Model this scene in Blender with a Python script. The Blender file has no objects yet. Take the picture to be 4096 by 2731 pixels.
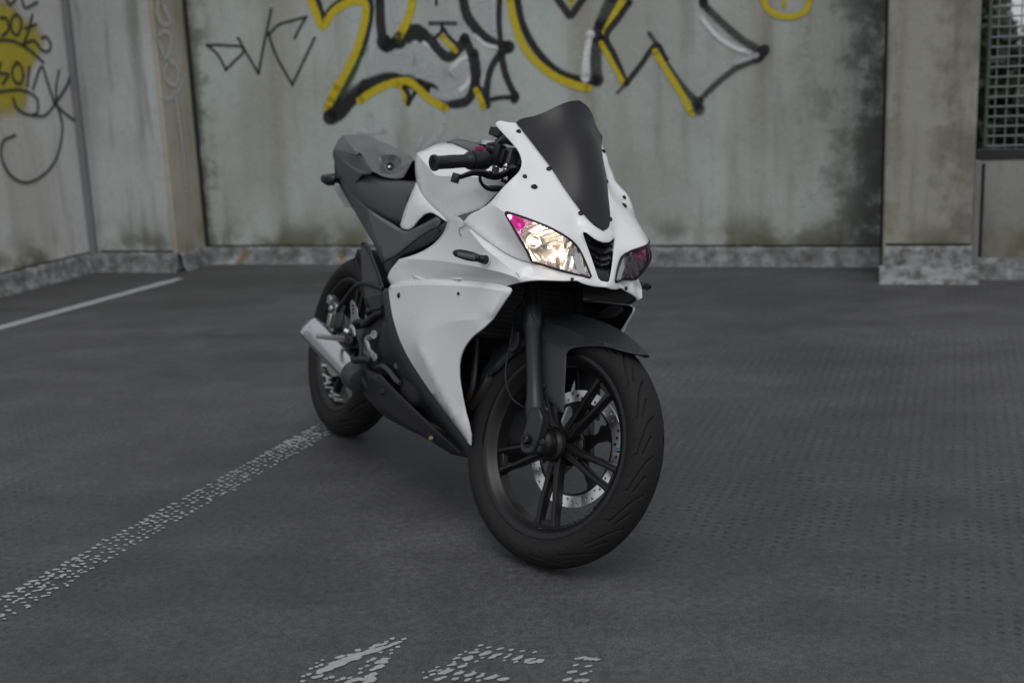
import bpy, bmesh, math, random
import numpy as np
from mathutils import Vector, Matrix
from mathutils.geometry import delaunay_2d_cdt
from math import pi, sin, cos, radians
random.seed(7)
scn = bpy.context.scene
C = scn.collection

# ---------------------------------------------------------------- camera
cam_pos, cam_r, cam_u, cam_b = [[0.0, 0.0, 1.155188], [0.999158, -0.008693, -0.040093], [0.041024, 0.211716, 0.97647], [-0.0, -0.977293, 0.211894]]
cd = bpy.data.cameras.new('camera')
cam = bpy.data.objects.new('camera', cd); C.objects.link(cam)
cam.matrix_world = Matrix([[cam_r[i], cam_u[i], cam_b[i], cam_pos[i]] for i in range(3)] + [[0, 0, 0, 1]])
cd.sensor_width = 36; cd.lens = 41.9526; cd.clip_start = .05; cd.clip_end = 400
cd.dof.use_dof = True; cd.dof.focus_distance = 2.75; cd.dof.aperture_fstop = 3.2
scn.camera = cam
scn.render.resolution_x = 1024; scn.render.resolution_y = 682

# ---------------------------------------------------------------- sky, sun, exposure
SUN_EL, SUN_AZ = radians(56), radians(178)     # high, behind the camera's left shoulder, veiled by cloud
w = bpy.data.worlds.new('World'); scn.world = w; w.use_nodes = True
nt = w.node_tree; nt.nodes.clear()
sky = nt.nodes.new('ShaderNodeTexSky'); sky.sky_type = 'NISHITA'; sky.sun_disc = False
sky.sun_elevation = SUN_EL; sky.sun_rotation = SUN_AZ; sky.dust_density = 4.0; sky.air_density = 1.0
hs = nt.nodes.new('ShaderNodeHueSaturation'); hs.inputs['Saturation'].default_value = .22
bg = nt.nodes.new('ShaderNodeBackground'); bg.inputs['Strength'].default_value = .125
wo = nt.nodes.new('ShaderNodeOutputWorld')
nt.links.new(sky.outputs[0], hs.inputs['Color']); cl = nt.nodes.new('ShaderNodeMix'); cl.data_type = 'RGBA'; cl.inputs[0].default_value = .62      # an even layer of cloud over the clear sky
cl.inputs[7].default_value = (7.6, 7.75, 8.1, 1); nt.links.new(hs.outputs[0], cl.inputs[6]); nt.links.new(cl.outputs[2], bg.inputs['Color']); nt.links.new(bg.outputs[0], wo.inputs['Surface'])
sl = bpy.data.lights.new('sun', 'SUN'); sl.energy = .7; sl.angle = radians(30); sl.color = (1, .98, .95)
so = bpy.data.objects.new('sun', sl); C.objects.link(so)
sd = Vector((sin(SUN_AZ) * cos(SUN_EL), cos(SUN_AZ) * cos(SUN_EL), sin(SUN_EL)))
so.rotation_euler = sd.to_track_quat('Z', 'Y').to_euler()
scn.view_settings.view_transform = 'Standard'; scn.view_settings.look = 'None'
scn.view_settings.exposure = -.5; scn.view_settings.gamma = 1; scn.view_settings.use_curve_mapping = False
try:
    scn.cycles.use_denoising = True; scn.cycles.denoiser = 'OPENIMAGEDENOISE'; scn.cycles.denoising_input_passes = 'RGB_ALBEDO_NORMAL'; scn.cycles.denoising_prefilter = 'ACCURATE'
except Exception: pass

# ---------------------------------------------------------------- materials
def mat(name, col, rough=.5, metal=0., spec=.5, bump=0, bscale=200, coat=0, var=0, vscale=6, emit=None, estr=0):
    m = bpy.data.materials.new(name); m.use_nodes = True; t = m.node_tree; b = t.nodes['Principled BSDF']
    b.inputs['Base Color'].default_value = (*col, 1); b.inputs['Roughness'].default_value = rough
    b.inputs['Metallic'].default_value = metal; b.inputs['Specular IOR Level'].default_value = spec
    b.inputs['Coat Weight'].default_value = coat; b.inputs['Coat Roughness'].default_value = .12
    tc = t.nodes.new('ShaderNodeTexCoord')
    if var:
        n = t.nodes.new('ShaderNodeTexNoise'); n.inputs['Scale'].default_value = vscale; n.inputs['Detail'].default_value = 6
        t.links.new(tc.outputs['Object'], n.inputs['Vector'])
        r = t.nodes.new('ShaderNodeMapRange'); r.inputs[3].default_value = 1 - var; r.inputs[4].default_value = 1 + var
        t.links.new(n.outputs[0], r.inputs[0])
        mx = t.nodes.new('ShaderNodeMix'); mx.data_type = 'RGBA'; mx.blend_type = 'MULTIPLY'; mx.inputs[0].default_value = 1
        mx.inputs[6].default_value = (*col, 1); t.links.new(r.outputs[0], mx.inputs[7]); t.links.new(mx.outputs[2], b.inputs['Base Color'])
        r2 = t.nodes.new('ShaderNodeMapRange'); r2.inputs[3].default_value = rough * .8; r2.inputs[4].default_value = min(1, rough * 1.25)
        t.links.new(n.outputs[0], r2.inputs[0]); t.links.new(r2.outputs[0], b.inputs['Roughness'])
    if bump:
        n = t.nodes.new('ShaderNodeTexNoise'); n.inputs['Scale'].default_value = bscale; n.inputs['Detail'].default_value = 4
        t.links.new(tc.outputs['Object'], n.inputs['Vector'])
        bp = t.nodes.new('ShaderNodeBump'); bp.inputs['Strength'].default_value = bump; bp.inputs['Distance'].default_value = .002
        t.links.new(n.outputs[0], bp.inputs['Height']); t.links.new(bp.outputs[0], b.inputs['Normal'])
    if emit:
        b.inputs['Emission Color'].default_value = (*emit, 1); b.inputs['Emission Strength'].default_value = estr
    return m
def nodes(m): return m.node_tree, m.node_tree.nodes, m.node_tree.links
M = {}
M['white'] = mat('white_paint', (.86, .87, .89), .27, coat=.5, var=.02, vscale=3)
M['whiterim'] = mat('white_paint_edge', (.80, .81, .83), .35)
M['inner'] = mat('unpainted_black_plastic', (.012, .012, .014), .55)
M['black'] = mat('black_plastic', (.014, .0145, .017), .42, spec=.4, bump=.15, bscale=600, var=.15)
M['gloss'] = mat('gloss_black', (.012, .012, .014), .18)
M['navy'] = mat('dark_blue_grey_plastic', (.032, .037, .046), .42, var=.1)
M['grey'] = mat('dark_grey_plastic', (.045, .046, .050), .4, bump=.1, bscale=500, var=.1)
M['rubber'] = mat('tyre_rubber', (.018, .018, .019), .68, spec=.22, bump=.25, bscale=260, var=.25, vscale=12)
M['wheel'] = mat('satin_black_wheel', (.009, .009, .010), .34, spec=.4, var=.15)
M['fork'] = mat('fork_black', (.016, .0175, .021), .36, var=.12, vscale=20)
M['leather'] = mat('seat_vinyl', (.032, .033, .036), .38, bump=.3, bscale=900)
M['steel'] = mat('brushed_steel', (.60, .61, .63), .20, metal=1, var=.05, vscale=9)
M['disc'] = mat('brake_disc_steel', (.78, .78, .79), .28, metal=1, var=.35, vscale=14)
M['alu'] = mat('cast_aluminium', (.42, .43, .44), .42, metal=1, bump=.3, bscale=300, var=.2)
M['bolt'] = mat('bolt_black', (.03, .03, .032), .3, metal=.6)
M['boltsteel'] = mat('bolt_steel', (.6, .6, .62), .25, metal=1)
M['pink'] = mat('pink_switch', (.35, .03, .14), .4)
M['teal'] = mat('anodised_teal', (.08, .22, .26), .3, metal=.9)
M['plate'] = mat('plate_back_grey', (.30, .31, .33), .5)
M['reflector'] = mat('chrome_reflector', (.90, .89, .88), .20, metal=.75)
t_, N_, L_ = nodes(M['reflector']); tc_ = N_.new('ShaderNodeTexCoord'); wv_ = N_.new('ShaderNodeTexWave'); wv_.bands_direction = 'Y'; wv_.inputs['Scale'].default_value = 22; wv_.inputs['Distortion'].default_value = 1.2; wv_.inputs['Detail Scale'].default_value = 1.5
L_.new(tc_.outputs['Object'], wv_.inputs['Vector']); bp_ = N_.new('ShaderNodeBump'); bp_.inputs['Strength'].default_value = .55; bp_.inputs['Distance'].default_value = .006
L_.new(wv_.outputs[1], bp_.inputs['Height']); L_.new(bp_.outputs[0], N_['Principled BSDF'].inputs['Normal'])
M['refpinkoff'] = mat('pink_lamp_bowl_far', (.45, .06, .26), .35, metal=.2, emit=(1, .04, .45), estr=.04)
M['refpink'] = mat('pink_lamp_bowl', (.75, .04, .38), .25, metal=.4, emit=(1, .04, .45), estr=.16)
M['bulb'] = mat('headlight_bulb_glow', (1, .85, .7), .4, emit=(1, .80, .60), estr=24)
M['bulboff'] = mat('bulb_glass_off', (.6, .6, .62), .1)
M['pinkled'] = mat('pink_bulb_glow', (1, .5, .8), .4, emit=(1, .25, .7), estr=9)
M['pinkledoff'] = mat('pink_bulb_far', (.6, .2, .4), .3, emit=(1, .15, .55), estr=.8)
M['decal'] = mat('white_decal', (.66, .67, .68), .5)
M['smoke'] = mat('smoked_lens', (.10, .10, .105), .15)

def carbon(name, base, scale, amt=.5):
    m = mat(name, base, .38); t, N, L = nodes(m); b = N['Principled BSDF']
    tc = N.new('ShaderNodeTexCoord'); wv = N.new('ShaderNodeTexWave'); wv.wave_type = 'BANDS'; wv.bands_direction = 'DIAGONAL'
    wv.inputs['Scale'].default_value = scale; wv.inputs['Distortion'].default_value = .15
    L.new(tc.outputs['Object'], wv.inputs['Vector'])
    r = N.new('ShaderNodeMapRange'); r.inputs[3].default_value = 1 - amt; r.inputs[4].default_value = 1 + amt; L.new(wv.outputs[1], r.inputs[0])
    mx = N.new('ShaderNodeMix'); mx.data_type = 'RGBA'; mx.blend_type = 'MULTIPLY'; mx.inputs[0].default_value = 1
    mx.inputs[6].default_value = (*base, 1); L.new(r.outputs[0], mx.inputs[7]); L.new(mx.outputs[2], b.inputs['Base Color'])
    bp = N.new('ShaderNodeBump'); bp.inputs['Strength'].default_value = .25; bp.inputs['Distance'].default_value = .001
    L.new(wv.outputs[1], bp.inputs['Height']); L.new(bp.outputs[0], b.inputs['Normal'])
    return m
M['carbon'] = carbon('carbon_film', (.022, .024, .029), 75, .30)
M['carbonlight'] = carbon('carbon_film_worn', (.075, .077, .082), 60, .22)
M['humpfilm'] = carbon('carbon_film_silvery', (.085, .087, .092), 60, .2)
q_ = M['humpfilm'].node_tree.nodes['Principled BSDF'].inputs; q_['Roughness'].default_value = .34; q_['Specular IOR Level'].default_value = .9
M['carbonlight'].node_tree.nodes['Principled BSDF'].inputs['Roughness'].default_value = .26

def lensmat(name, tint, gl=.08, spec=1.0):
    m = bpy.data.materials.new(name); m.use_nodes = True; t, N, L = nodes(m); N.clear()
    tr = N.new('ShaderNodeBsdfTransparent'); tr.inputs[0].default_value = (*tint, 1)
    g = N.new('ShaderNodeBsdfGlossy'); g.inputs['Roughness'].default_value = gl
    fr = N.new('ShaderNodeFresnel'); fr.inputs[0].default_value = 1.45
    mx = N.new('ShaderNodeMixShader'); o = N.new('ShaderNodeOutputMaterial')
    L.new(fr.outputs[0], mx.inputs[0]); L.new(tr.outputs[0], mx.inputs[1]); L.new(g.outputs[0], mx.inputs[2]); L.new(mx.outputs[0], o.inputs[0])
    return m
M['lens'] = lensmat('clear_lens', (.93, .93, .93))
M['screen'] = lensmat('dark_tinted_screen', (.05, .05, .055), .30)
t_, N_, L_ = nodes(M['screen']); df = N_.new('ShaderNodeBsdfDiffuse'); df.inputs[0].default_value = (.022, .022, .026, 1)
ms = N_.new('ShaderNodeMixShader'); ms.inputs[0].default_value = .82; mxs = [n for n in N_ if n.type == 'MIX_SHADER' and n != ms][0]; trn = [n for n in N_ if n.type == 'BSDF_TRANSPARENT'][0]
L_.new(trn.outputs[0], ms.inputs[1]); L_.new(df.outputs[0], ms.inputs[2]); L_.new(ms.outputs[0], mxs.inputs[1])

# ---------------------------------------------------------------- mesh helpers
def tag(o, label=None, cat=None, group=None, kind=None):
    if label: o['label'] = label
    if cat: o['category'] = cat
    if group: o['group'] = group
    if kind: o['kind'] = kind
    return o
def link(name, me, m, parent=None, smooth=True, mods=()):
    o = bpy.data.objects.new(name, me); C.objects.link(o)
    for k in (m if isinstance(m, (list, tuple)) else [m]): me.materials.append(k)
    if smooth: me.polygons.foreach_set('use_smooth', [True] * len(me.polygons))
    if parent: o.parent = parent
    return o
def mk(name, vs, fs, m, parent=None, smooth=True):
    me = bpy.data.meshes.new(name); me.from_pydata([tuple(map(float, v)) for v in vs], [], fs); me.update()
    return link(name, me, m, parent, smooth)
STEER = 0.29372
RAKE = radians(24.5)
def steer(vs):
    k = Vector((-sin(RAKE), 0, cos(RAKE))); base = Vector((1.441, 0, 0)); q = Matrix.Rotation(STEER, 3, k)
    return [tuple(base + q @ (Vector(v) - base)) for v in vs]
class MB:
    "collects simple shapes into one mesh"
    def __init__(s): s.v = []; s.f = []
    def add(s, vs, fs):
        n = len(s.v); s.v += [tuple(v) for v in vs]; s.f += [tuple(i + n for i in f) for f in fs]; return s
    def tube(s, pts, r, n=10, smooth=True, cap=True, flat=1.0):
        pts = [Vector(p) for p in pts]
        rs = list(r) if isinstance(r, (list, tuple)) else [r] * len(pts)
        if smooth and len(pts) > 2:
            q = []; qr = []
            for i in range(len(pts) - 1):
                p0 = pts[max(i - 1, 0)]; p1 = pts[i]; p2 = pts[i + 1]; p3 = pts[min(i + 2, len(pts) - 1)]
                for k in range(6):
                    t = k / 6; q.append(.5 * ((2 * p1) + (p2 - p0) * t + (2 * p0 - 5 * p1 + 4 * p2 - p3) * t * t + (3 * p1 - p0 - 3 * p2 + p3) * t ** 3)); qr.append(rs[i] * (1 - t) + rs[i + 1] * t)
            q.append(pts[-1]); qr.append(rs[-1]); pts, rs = q, qr
        vs = []; up = None
        for i, p in enumerate(pts):
            d = (pts[min(i + 1, len(pts) - 1)] - pts[max(i - 1, 0)]).normalized()
            if up is None:
                up = Vector((0, 0, 1)) if abs(d.z) < .9 else Vector((1, 0, 0))
            a = (up - d * up.dot(d)).normalized(); b = d.cross(a); up = a
            for k in range(n):
                th = 2 * pi * k / n; vs.append(p + a * cos(th) * rs[i] + b * sin(th) * rs[i] * flat)
        fs = [(i * n + k, i * n + (k + 1) % n, (i + 1) * n + (k + 1) % n, (i + 1) * n + k) for i in range(len(pts) - 1) for k in range(n)]
        if cap: fs += [tuple(range(n))[::-1], tuple((len(pts) - 1) * n + k for k in range(n))]
        return s.add(vs, fs)
    def lathe(s, o, ax, prof, n=24, close=False, shape=None, ref=None):
        "prof: (distance along axis, radius)"
        o = Vector(o); ax = Vector(ax).normalized(); a = ax.orthogonal().normalized() if ref is None else (Vector(ref) - ax * ax.dot(Vector(ref))).normalized(); b = ax.cross(a); q = shape or (lambda x: 1.)
        vs = [o + ax * t + (a * cos(2 * pi * k / n) + b * sin(2 * pi * k / n)) * r * q(2 * pi * k / n) for t, r in prof for k in range(n)]
        m = len(prof)
        fs = [(i * n + k, i * n + (k + 1) % n, ((i + 1) % m) * n + (k + 1) % n, ((i + 1) % m) * n + k) for i in range(m if close else m - 1) for k in range(n)]
        if not close:
            if prof[0][1] > 1e-5: fs.append(tuple(range(n))[::-1])
            if prof[-1][1] > 1e-5: fs.append(tuple((m - 1) * n + k for k in range(n)))
        return s.add(vs, fs)
    def box(s, c, size, R=None, taper=1.0):
        c = Vector(c); h = [x / 2 for x in size]; vs = []
        for z in (-1, 1):
            k = taper if z > 0 else 1
            for x, y in ((-1, -1), (1, -1), (1, 1), (-1, 1)):
                v = Vector((x * h[0] * k, y * h[1] * k, z * h[2])); vs.append(c + (R @ v if R else v))
        return s.add(vs, [(3, 2, 1, 0), (4, 5, 6, 7), (0, 1, 5, 4), (1, 2, 6, 5), (2, 3, 7, 6), (3, 0, 4, 7)])
    def prism(s, outline, off):
        "outline: 3D loop, extruded by vector off"
        n = len(outline); off = Vector(off); vs = [Vector(p) for p in outline] + [Vector(p) + off for p in outline]
        return s.add(vs, [tuple(range(n))[::-1], tuple(range(n, 2 * n))] + [(i, (i + 1) % n, n + (i + 1) % n, n + i) for i in range(n)])
    def build(s, name, m, parent=None, st=False, smooth=True, bevel=0, seg=2, mirror=False, angle=35):
        vs = steer(s.v) if st else s.v
        fs = s.f
        if mirror: vs = [(x, -y, z) for x, y, z in vs]; fs = [f[::-1] for f in fs]
        o = mk(name, vs, fs, m, parent, smooth)
        bm = bmesh.new(); bm.from_mesh(o.data); bmesh.ops.recalc_face_normals(bm, faces=bm.faces); bm.to_mesh(o.data); bm.free()
        if bevel:
            b = o.modifiers.new('bevel', 'BEVEL'); b.width = bevel; b.segments = seg; b.limit_method = 'ANGLE'; b.angle_limit = radians(angle)
            b.use_clamp_overlap = True
        if smooth:
            try: o.data.set_sharp_from_angle(angle=radians(42 if not bevel else 60))
            except Exception: pass
        return o

def cat(seg, step):
    "Catmull-Rom through the points of one segment, sampled about every step"
    P = [np.array(p, float) for p in seg]
    if len(P) == 2:
        n = max(1, int(round(np.linalg.norm(P[1] - P[0]) / step))); return [P[0] + (P[1] - P[0]) * k / n for k in range(n + 1)]
    out = []
    for i in range(len(P) - 1):
        p0 = P[i - 1] if i > 0 else 2 * P[0] - P[1]; p1 = P[i]; p2 = P[i + 1]; p3 = P[i + 2] if i + 2 < len(P) else 2 * P[-1] - P[-2]
        n = max(1, int(round(np.linalg.norm(p2 - p1) / step)))
        # centripetal parametrisation keeps uneven picks from looping
        t0 = 0; t1 = t0 + max(np.linalg.norm(p1 - p0), 1e-6) ** .5; t2 = t1 + max(np.linalg.norm(p2 - p1), 1e-6) ** .5; t3 = t2 + max(np.linalg.norm(p3 - p2), 1e-6) ** .5
        for k in range(n):
            t = t1 + (t2 - t1) * k / n
            a1 = (t1 - t) / (t1 - t0) * p0 + (t - t0) / (t1 - t0) * p1; a2 = (t2 - t) / (t2 - t1) * p1 + (t - t1) / (t2 - t1) * p2; a3 = (t3 - t) / (t3 - t2) * p2 + (t - t2) / (t3 - t2) * p3
            b1 = (t2 - t) / (t2 - t0) * a1 + (t - t0) / (t2 - t0) * a2; b2 = (t3 - t) / (t3 - t1) * a2 + (t - t1) / (t3 - t1) * a3
            out.append((t2 - t) / (t2 - t1) * b1 + (t - t1) / (t2 - t1) * b2)
    out.append(P[-1]); return out
def inpoly(pts, poly):
    x, y = pts[:, 0], pts[:, 1]; ins = np.zeros(len(pts), bool); n = len(poly)
    for i in range(n):
        x1, y1 = poly[i]; x2, y2 = poly[(i + 1) % n]
        if y1 == y2: continue
        c = ((y1 > y) != (y2 > y)) & (x < (x2 - x1) * (y - y1) / (y2 - y1) + x1); ins ^= c
    return ins
DR = (.866, -.50, .0)
def surf(segs, creases=(), pins=(), d=DR, step=.012, memb=.02, sym=False, soft=()):
    "a skin through a 3D outline, crease lines and pinned points: a thin plate bent to them, free to kink at creases"
    d = np.array(d, float); d /= np.linalg.norm(d); e1 = np.cross((0, 0, 1.), d); e1 /= np.linalg.norm(e1); e2 = np.cross(d, e1)
    loop = []; bs = step * .6
    for sg in segs:
        c = cat(sg, bs)
        if loop and np.linalg.norm(loop[-1] - c[0]) < bs * .35: c = c[1:]
        loop += c
    if sym:                                            # right half given from centre to centre: mirror it
        loop = loop + [q * np.array((1, -1, 1)) for q in loop[-2:0:-1]]
        pins = list(pins) + [np.array(p) * np.array((1, -1, 1)) for p in pins if abs(p[1]) > 1e-6]
        creases = list(creases) + [[tuple(np.array(p) * np.array((1, -1, 1))) for p in c] for c in creases]
    if np.linalg.norm(loop[0] - loop[-1]) < bs * .35: loop.pop()
    pts = list(loop); nb = len(loop); edges = [(i, (i + 1) % nb) for i in range(nb)]
    q2 = lambda p: np.array((p @ e1, p @ e2))
    B2 = np.array([q2(p) for p in loop]); bend_off = set(range(nb))
    sharp = []; nsh = len(creases)
    if sym: soft = list(soft) + [[tuple(np.array(p) * np.array((1, -1, 1))) for p in c] for c in soft]
    for ci, cr in enumerate(list(creases) + list(soft)):
        c = cat(cr, step); idx = []
        for j, p in enumerate(c):
            dd = np.linalg.norm(B2 - q2(p), axis=1)
            k = int(dd.argmin())
            if dd[k] < step * (.95 if j in (0, len(c) - 1) else .6):
                if not idx or idx[-1] != k: idx.append(k)
                continue
            # share points between creases that meet
            hit = None
            for kk in range(nb, len(pts)):
                if np.linalg.norm(q2(pts[kk]) - q2(p)) < step * .5: hit = kk; break
            if hit is None: pts.append(p); hit = len(pts) - 1
            if not idx or idx[-1] != hit: idx.append(hit)
            bend_off.add(hit)
        edges += list(zip(idx[:-1], idx[1:]))
        if ci < nsh: sharp += list(zip(idx[:-1], idx[1:]))
    for p in pins: pts.append(np.array(p, float))
    npin = len(pts)
    P2 = np.array([q2(p) for p in pts]); H = np.array([p @ d for p in pts])
    lo, hi = B2.min(0), B2.max(0); lat = []
    yy = lo[1]; row = 0
    while yy < hi[1]:
        xx = np.arange(lo[0] + (row % 2) * step / 2, hi[0], step); lat += [(x, yy) for x in xx]; yy += step * .866; row += 1
    lat = np.array(lat); lat = lat[inpoly(lat, B2)]
    dm = np.min(np.linalg.norm(lat[:, None] - P2[None], axis=2), axis=1); lat = lat[dm > step * .62]
    allp = np.vstack([P2, lat]) if len(lat) else P2
    r = delaunay_2d_cdt([Vector(p) for p in allp], edges, [], 0, 1e-7, True)
    V = np.array([tuple(v) for v in r[0]]); F = [tuple(f) for f in r[2]]
    F = np.array([f for f in F if len(f) == 3]); cen = V[F].mean(1); F = F[inpoly(cen, B2)]
    n = len(V); h = np.zeros(n); pinned = np.zeros(n, bool); nobend = np.zeros(n, bool)
    for i, ids in enumerate(r[3]):
        for k in ids:
            if k < npin: h[i] = H[k]; pinned[i] = True
            if k in bend_off: nobend[i] = True
    used = np.zeros(n, bool); used[F.ravel()] = True
    # cotangent weights
    W = {}; mass = np.zeros(n)
    for f in F:
        a, b, c = V[f]; ar = abs((b - a)[0] * (c - a)[1] - (b - a)[1] * (c - a)[0]) / 2 + 1e-12
        for k in range(3):
            i, j, o = f[(k + 1) % 3], f[(k + 2) % 3], f[k]
            u, v = V[i] - V[o], V[j] - V[o]; ct = max(-6, min(30, (u @ v) / ar)) / 2
            W[(i, j)] = W.get((i, j), 0) + ct; W[(j, i)] = W.get((j, i), 0) + ct; mass[f[k]] += ar / 3
    Lm = np.zeros((n, n))
    for (i, j), wt in W.items(): Lm[i, j] -= wt; Lm[i, i] += wt
    rows = used & ~nobend
    A = Lm[rows] / np.sqrt(mass[rows])[:, None]
    K = A.T @ A + memb * 10 * Lm
    fr = np.where(used & ~pinned)[0]; fx = np.where(used & pinned)[0]
    if len(fr): h[fr] = np.linalg.solve(K[np.ix_(fr, fr)], -K[np.ix_(fr, fx)] @ h[fx])
    ids = np.where(used)[0]; mp = -np.ones(n, int); mp[ids] = np.arange(len(ids))
    vs = V[ids, :1] * e1 + V[ids, 1:] * e2 + h[ids][:, None] * d
    F = mp[F]
    a, b, c = vs[F[0]]
    nrm = np.cross(vs[F[:, 1]] - vs[F[:, 0]], vs[F[:, 2]] - vs[F[:, 0]]) @ d
    F[nrm < 0] = F[nrm < 0][:, ::-1]
    o2 = {}
    for i, idl in enumerate(r[3]):
        for k in idl: o2[k] = i
    sh = {tuple(sorted((int(mp[o2[p]]), int(mp[o2[q]])))) for p, q in sharp if p in o2 and q in o2}
    return vs, F, sh
def outline_pts(segs, step=.01):
    out = []
    for sg in segs:
        c = cat(sg, step); out += c if not out else c[1:]
    return out
def panel(name, vf, m, parent, th=.003, side=1, st=False, weld=False, off=0.0, ns=0):
    "skin with real thickness: outer face, rolled rim, inner face"
    vs, F, sh = vf; n = len(vs); sh = set(sh)
    def smooth_normals(vs, F, it):
        N = np.zeros_like(vs); fn = np.cross(vs[F[:, 1]] - vs[F[:, 0]], vs[F[:, 2]] - vs[F[:, 0]])
        for k in range(3): np.add.at(N, F[:, k], fn)
        N /= np.linalg.norm(N, axis=1)[:, None] + 1e-12
        for _ in range(it):
            S = N.copy()
            for i, j in ((0, 1), (1, 2), (2, 0)): np.add.at(S, F[:, i], N[F[:, j]]); np.add.at(S, F[:, j], N[F[:, i]])
            N = S / (np.linalg.norm(S, axis=1)[:, None] + 1e-12)
        return N
    N = smooth_normals(vs, F, 8)
    if weld: 
        c = np.abs(vs[:, 1]) < 1e-4; N[c, 1] = 0; N /= np.linalg.norm(N, axis=1)[:, None]
    vs = vs + N * off
    V = vs; FF = [tuple(int(i) for i in f) for f in F]; mi = [0] * len(F)
    if th:
        cnt = {}
        for f in F:
            for k in range(3):
                e = (int(f[k]), int(f[(k + 1) % 3])); cnt[e] = 1
        be = [e for e in cnt if (e[1], e[0]) not in cnt]
        if weld: be = [e for e in be if not (abs(vs[e[0], 1]) < 1e-4 and abs(vs[e[1], 1]) < 1e-4)]
        bv = sorted({i for e in be for i in e}); mp = {v: i for i, v in enumerate(bv)}; nb = len(bv)
        # outward direction in the skin for the rolled rim
        T = np.zeros((nb, 3))
        for i, j in be:
            t = vs[j] - vs[i]; o = np.cross(t, N[i]); o /= np.linalg.norm(o) + 1e-12; T[mp[i]] += o; T[mp[j]] += o
        T /= np.linalg.norm(T, axis=1)[:, None] + 1e-12
        if weld: T[np.abs(vs[bv, 1]) < 1e-4, 1] = 0
        B = vs[bv]; Nb = N[bv]; r = min(th * .35, .0012)
        V = np.vstack([vs, vs - N * th, B + T * r * .75 - Nb * th * .22, B + T * r - Nb * th * .6])
        o1, o2, o3 = n, 2 * n, 2 * n + nb
        FF += [(int(f[2]) + o1, int(f[1]) + o1, int(f[0]) + o1) for f in F]; mi += [2] * len(F)
        for i, j in be:
            a_, b_ = mp[i], mp[j]
            FF += [(j, i, o2 + a_, o2 + b_), (o2 + b_, o2 + a_, o3 + a_, o3 + b_), (o3 + b_, o3 + a_, o1 + i, o1 + j)]; mi += [1, 1, 1]
    if weld:
        nn = len(V); sh |= {(p + nn, q + nn) for p, q in sh}; V = np.vstack([V, V * np.array((1, -1, 1))]); FF += [tuple(i + nn for i in f[::-1]) for f in FF]; mi += mi
    elif side < 0:
        V = V * np.array((1, -1, 1)); FF = [f[::-1] for f in FF]
    vv = [tuple(map(float, v)) for v in V]
    if st: vv = steer(vv)
    mm = list(m) if isinstance(m, (list, tuple)) else [m]
    while len(mm) < 3: mm.append(mm[-1])
    o = mk(name, vv, FF, mm, parent); o.data.polygons.foreach_set('material_index', mi)
    if weld:
        bm = bmesh.new(); bm.from_mesh(o.data); bmesh.ops.remove_doubles(bm, verts=[v for v in bm.verts if abs(v.co.y) < .0008], dist=.0006); bm.to_mesh(o.data); bm.free()
    o.data.set_sharp_from_angle(angle=radians(50))
    if weld:                                            # welding renumbers: find the crease edges again by position
        P = {tuple(np.round(v, 5)): i for i, v in enumerate(vv)}
        back = {i: P.get(tuple(np.round(tuple(v.co), 5)), -1) for i, v in enumerate(o.data.vertices)}
    else: back = None
    for e in o.data.edges:
        p, q = e.vertices
        if back: p, q = back[p], back[q]
        if (min(p, q), max(p, q)) in sh: e.use_edge_sharp = True
    if ns:
        N2 = smooth_normals(vs, F, ns); nl = [tuple(x) for x in N2] + [(0, 0, 0)] * (len(o.data.vertices) - len(N2))
        o.data.normals_split_custom_set_from_vertices(nl)
    return o
def snap(p, vf, lift=.0, d=DR):
    "drop a point onto a skin along d; returns point and skin normal"
    vs, F = vf[:2]; d = np.array(d, float); d /= np.linalg.norm(d); e1 = np.cross((0, 0, 1.), d); e1 /= np.linalg.norm(e1); e2 = np.cross(d, e1)
    p = np.array(p, float); q = np.array((p @ e1, p @ e2)); P2 = np.stack([vs @ e1, vs @ e2], 1)
    ce = P2[F].mean(1); f = F[np.linalg.norm(ce - q, axis=1).argmin()]
    n = np.cross(vs[f[1]] - vs[f[0]], vs[f[2]] - vs[f[0]]); n /= np.linalg.norm(n)
    if n @ d < 0: n = -n
    pl = q[0] * e1 + q[1] * e2; t = ((vs[f[0]] - pl) @ n) / (d @ n); r = pl + d * t + n * lift
    return tuple(r), tuple(n)
def screw(name, p, nrm, parent, r=.006, m=None, side=1, st=False, sock=True):
    nrm = Vector(nrm).normalized(); b = MB()
    b.lathe(Vector(p) - nrm * .004, nrm, [(0, r * 1.35), (.0045, r * 1.35), (.005, r * 1.1), (.0078, r * .95), (.0085, r * .6), (.0085, r * .45), (.006, r * .4), (.006, 0)], 14)
    return b.build(name, m or M['bolt'], parent, st=st, mirror=side < 0)

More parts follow.
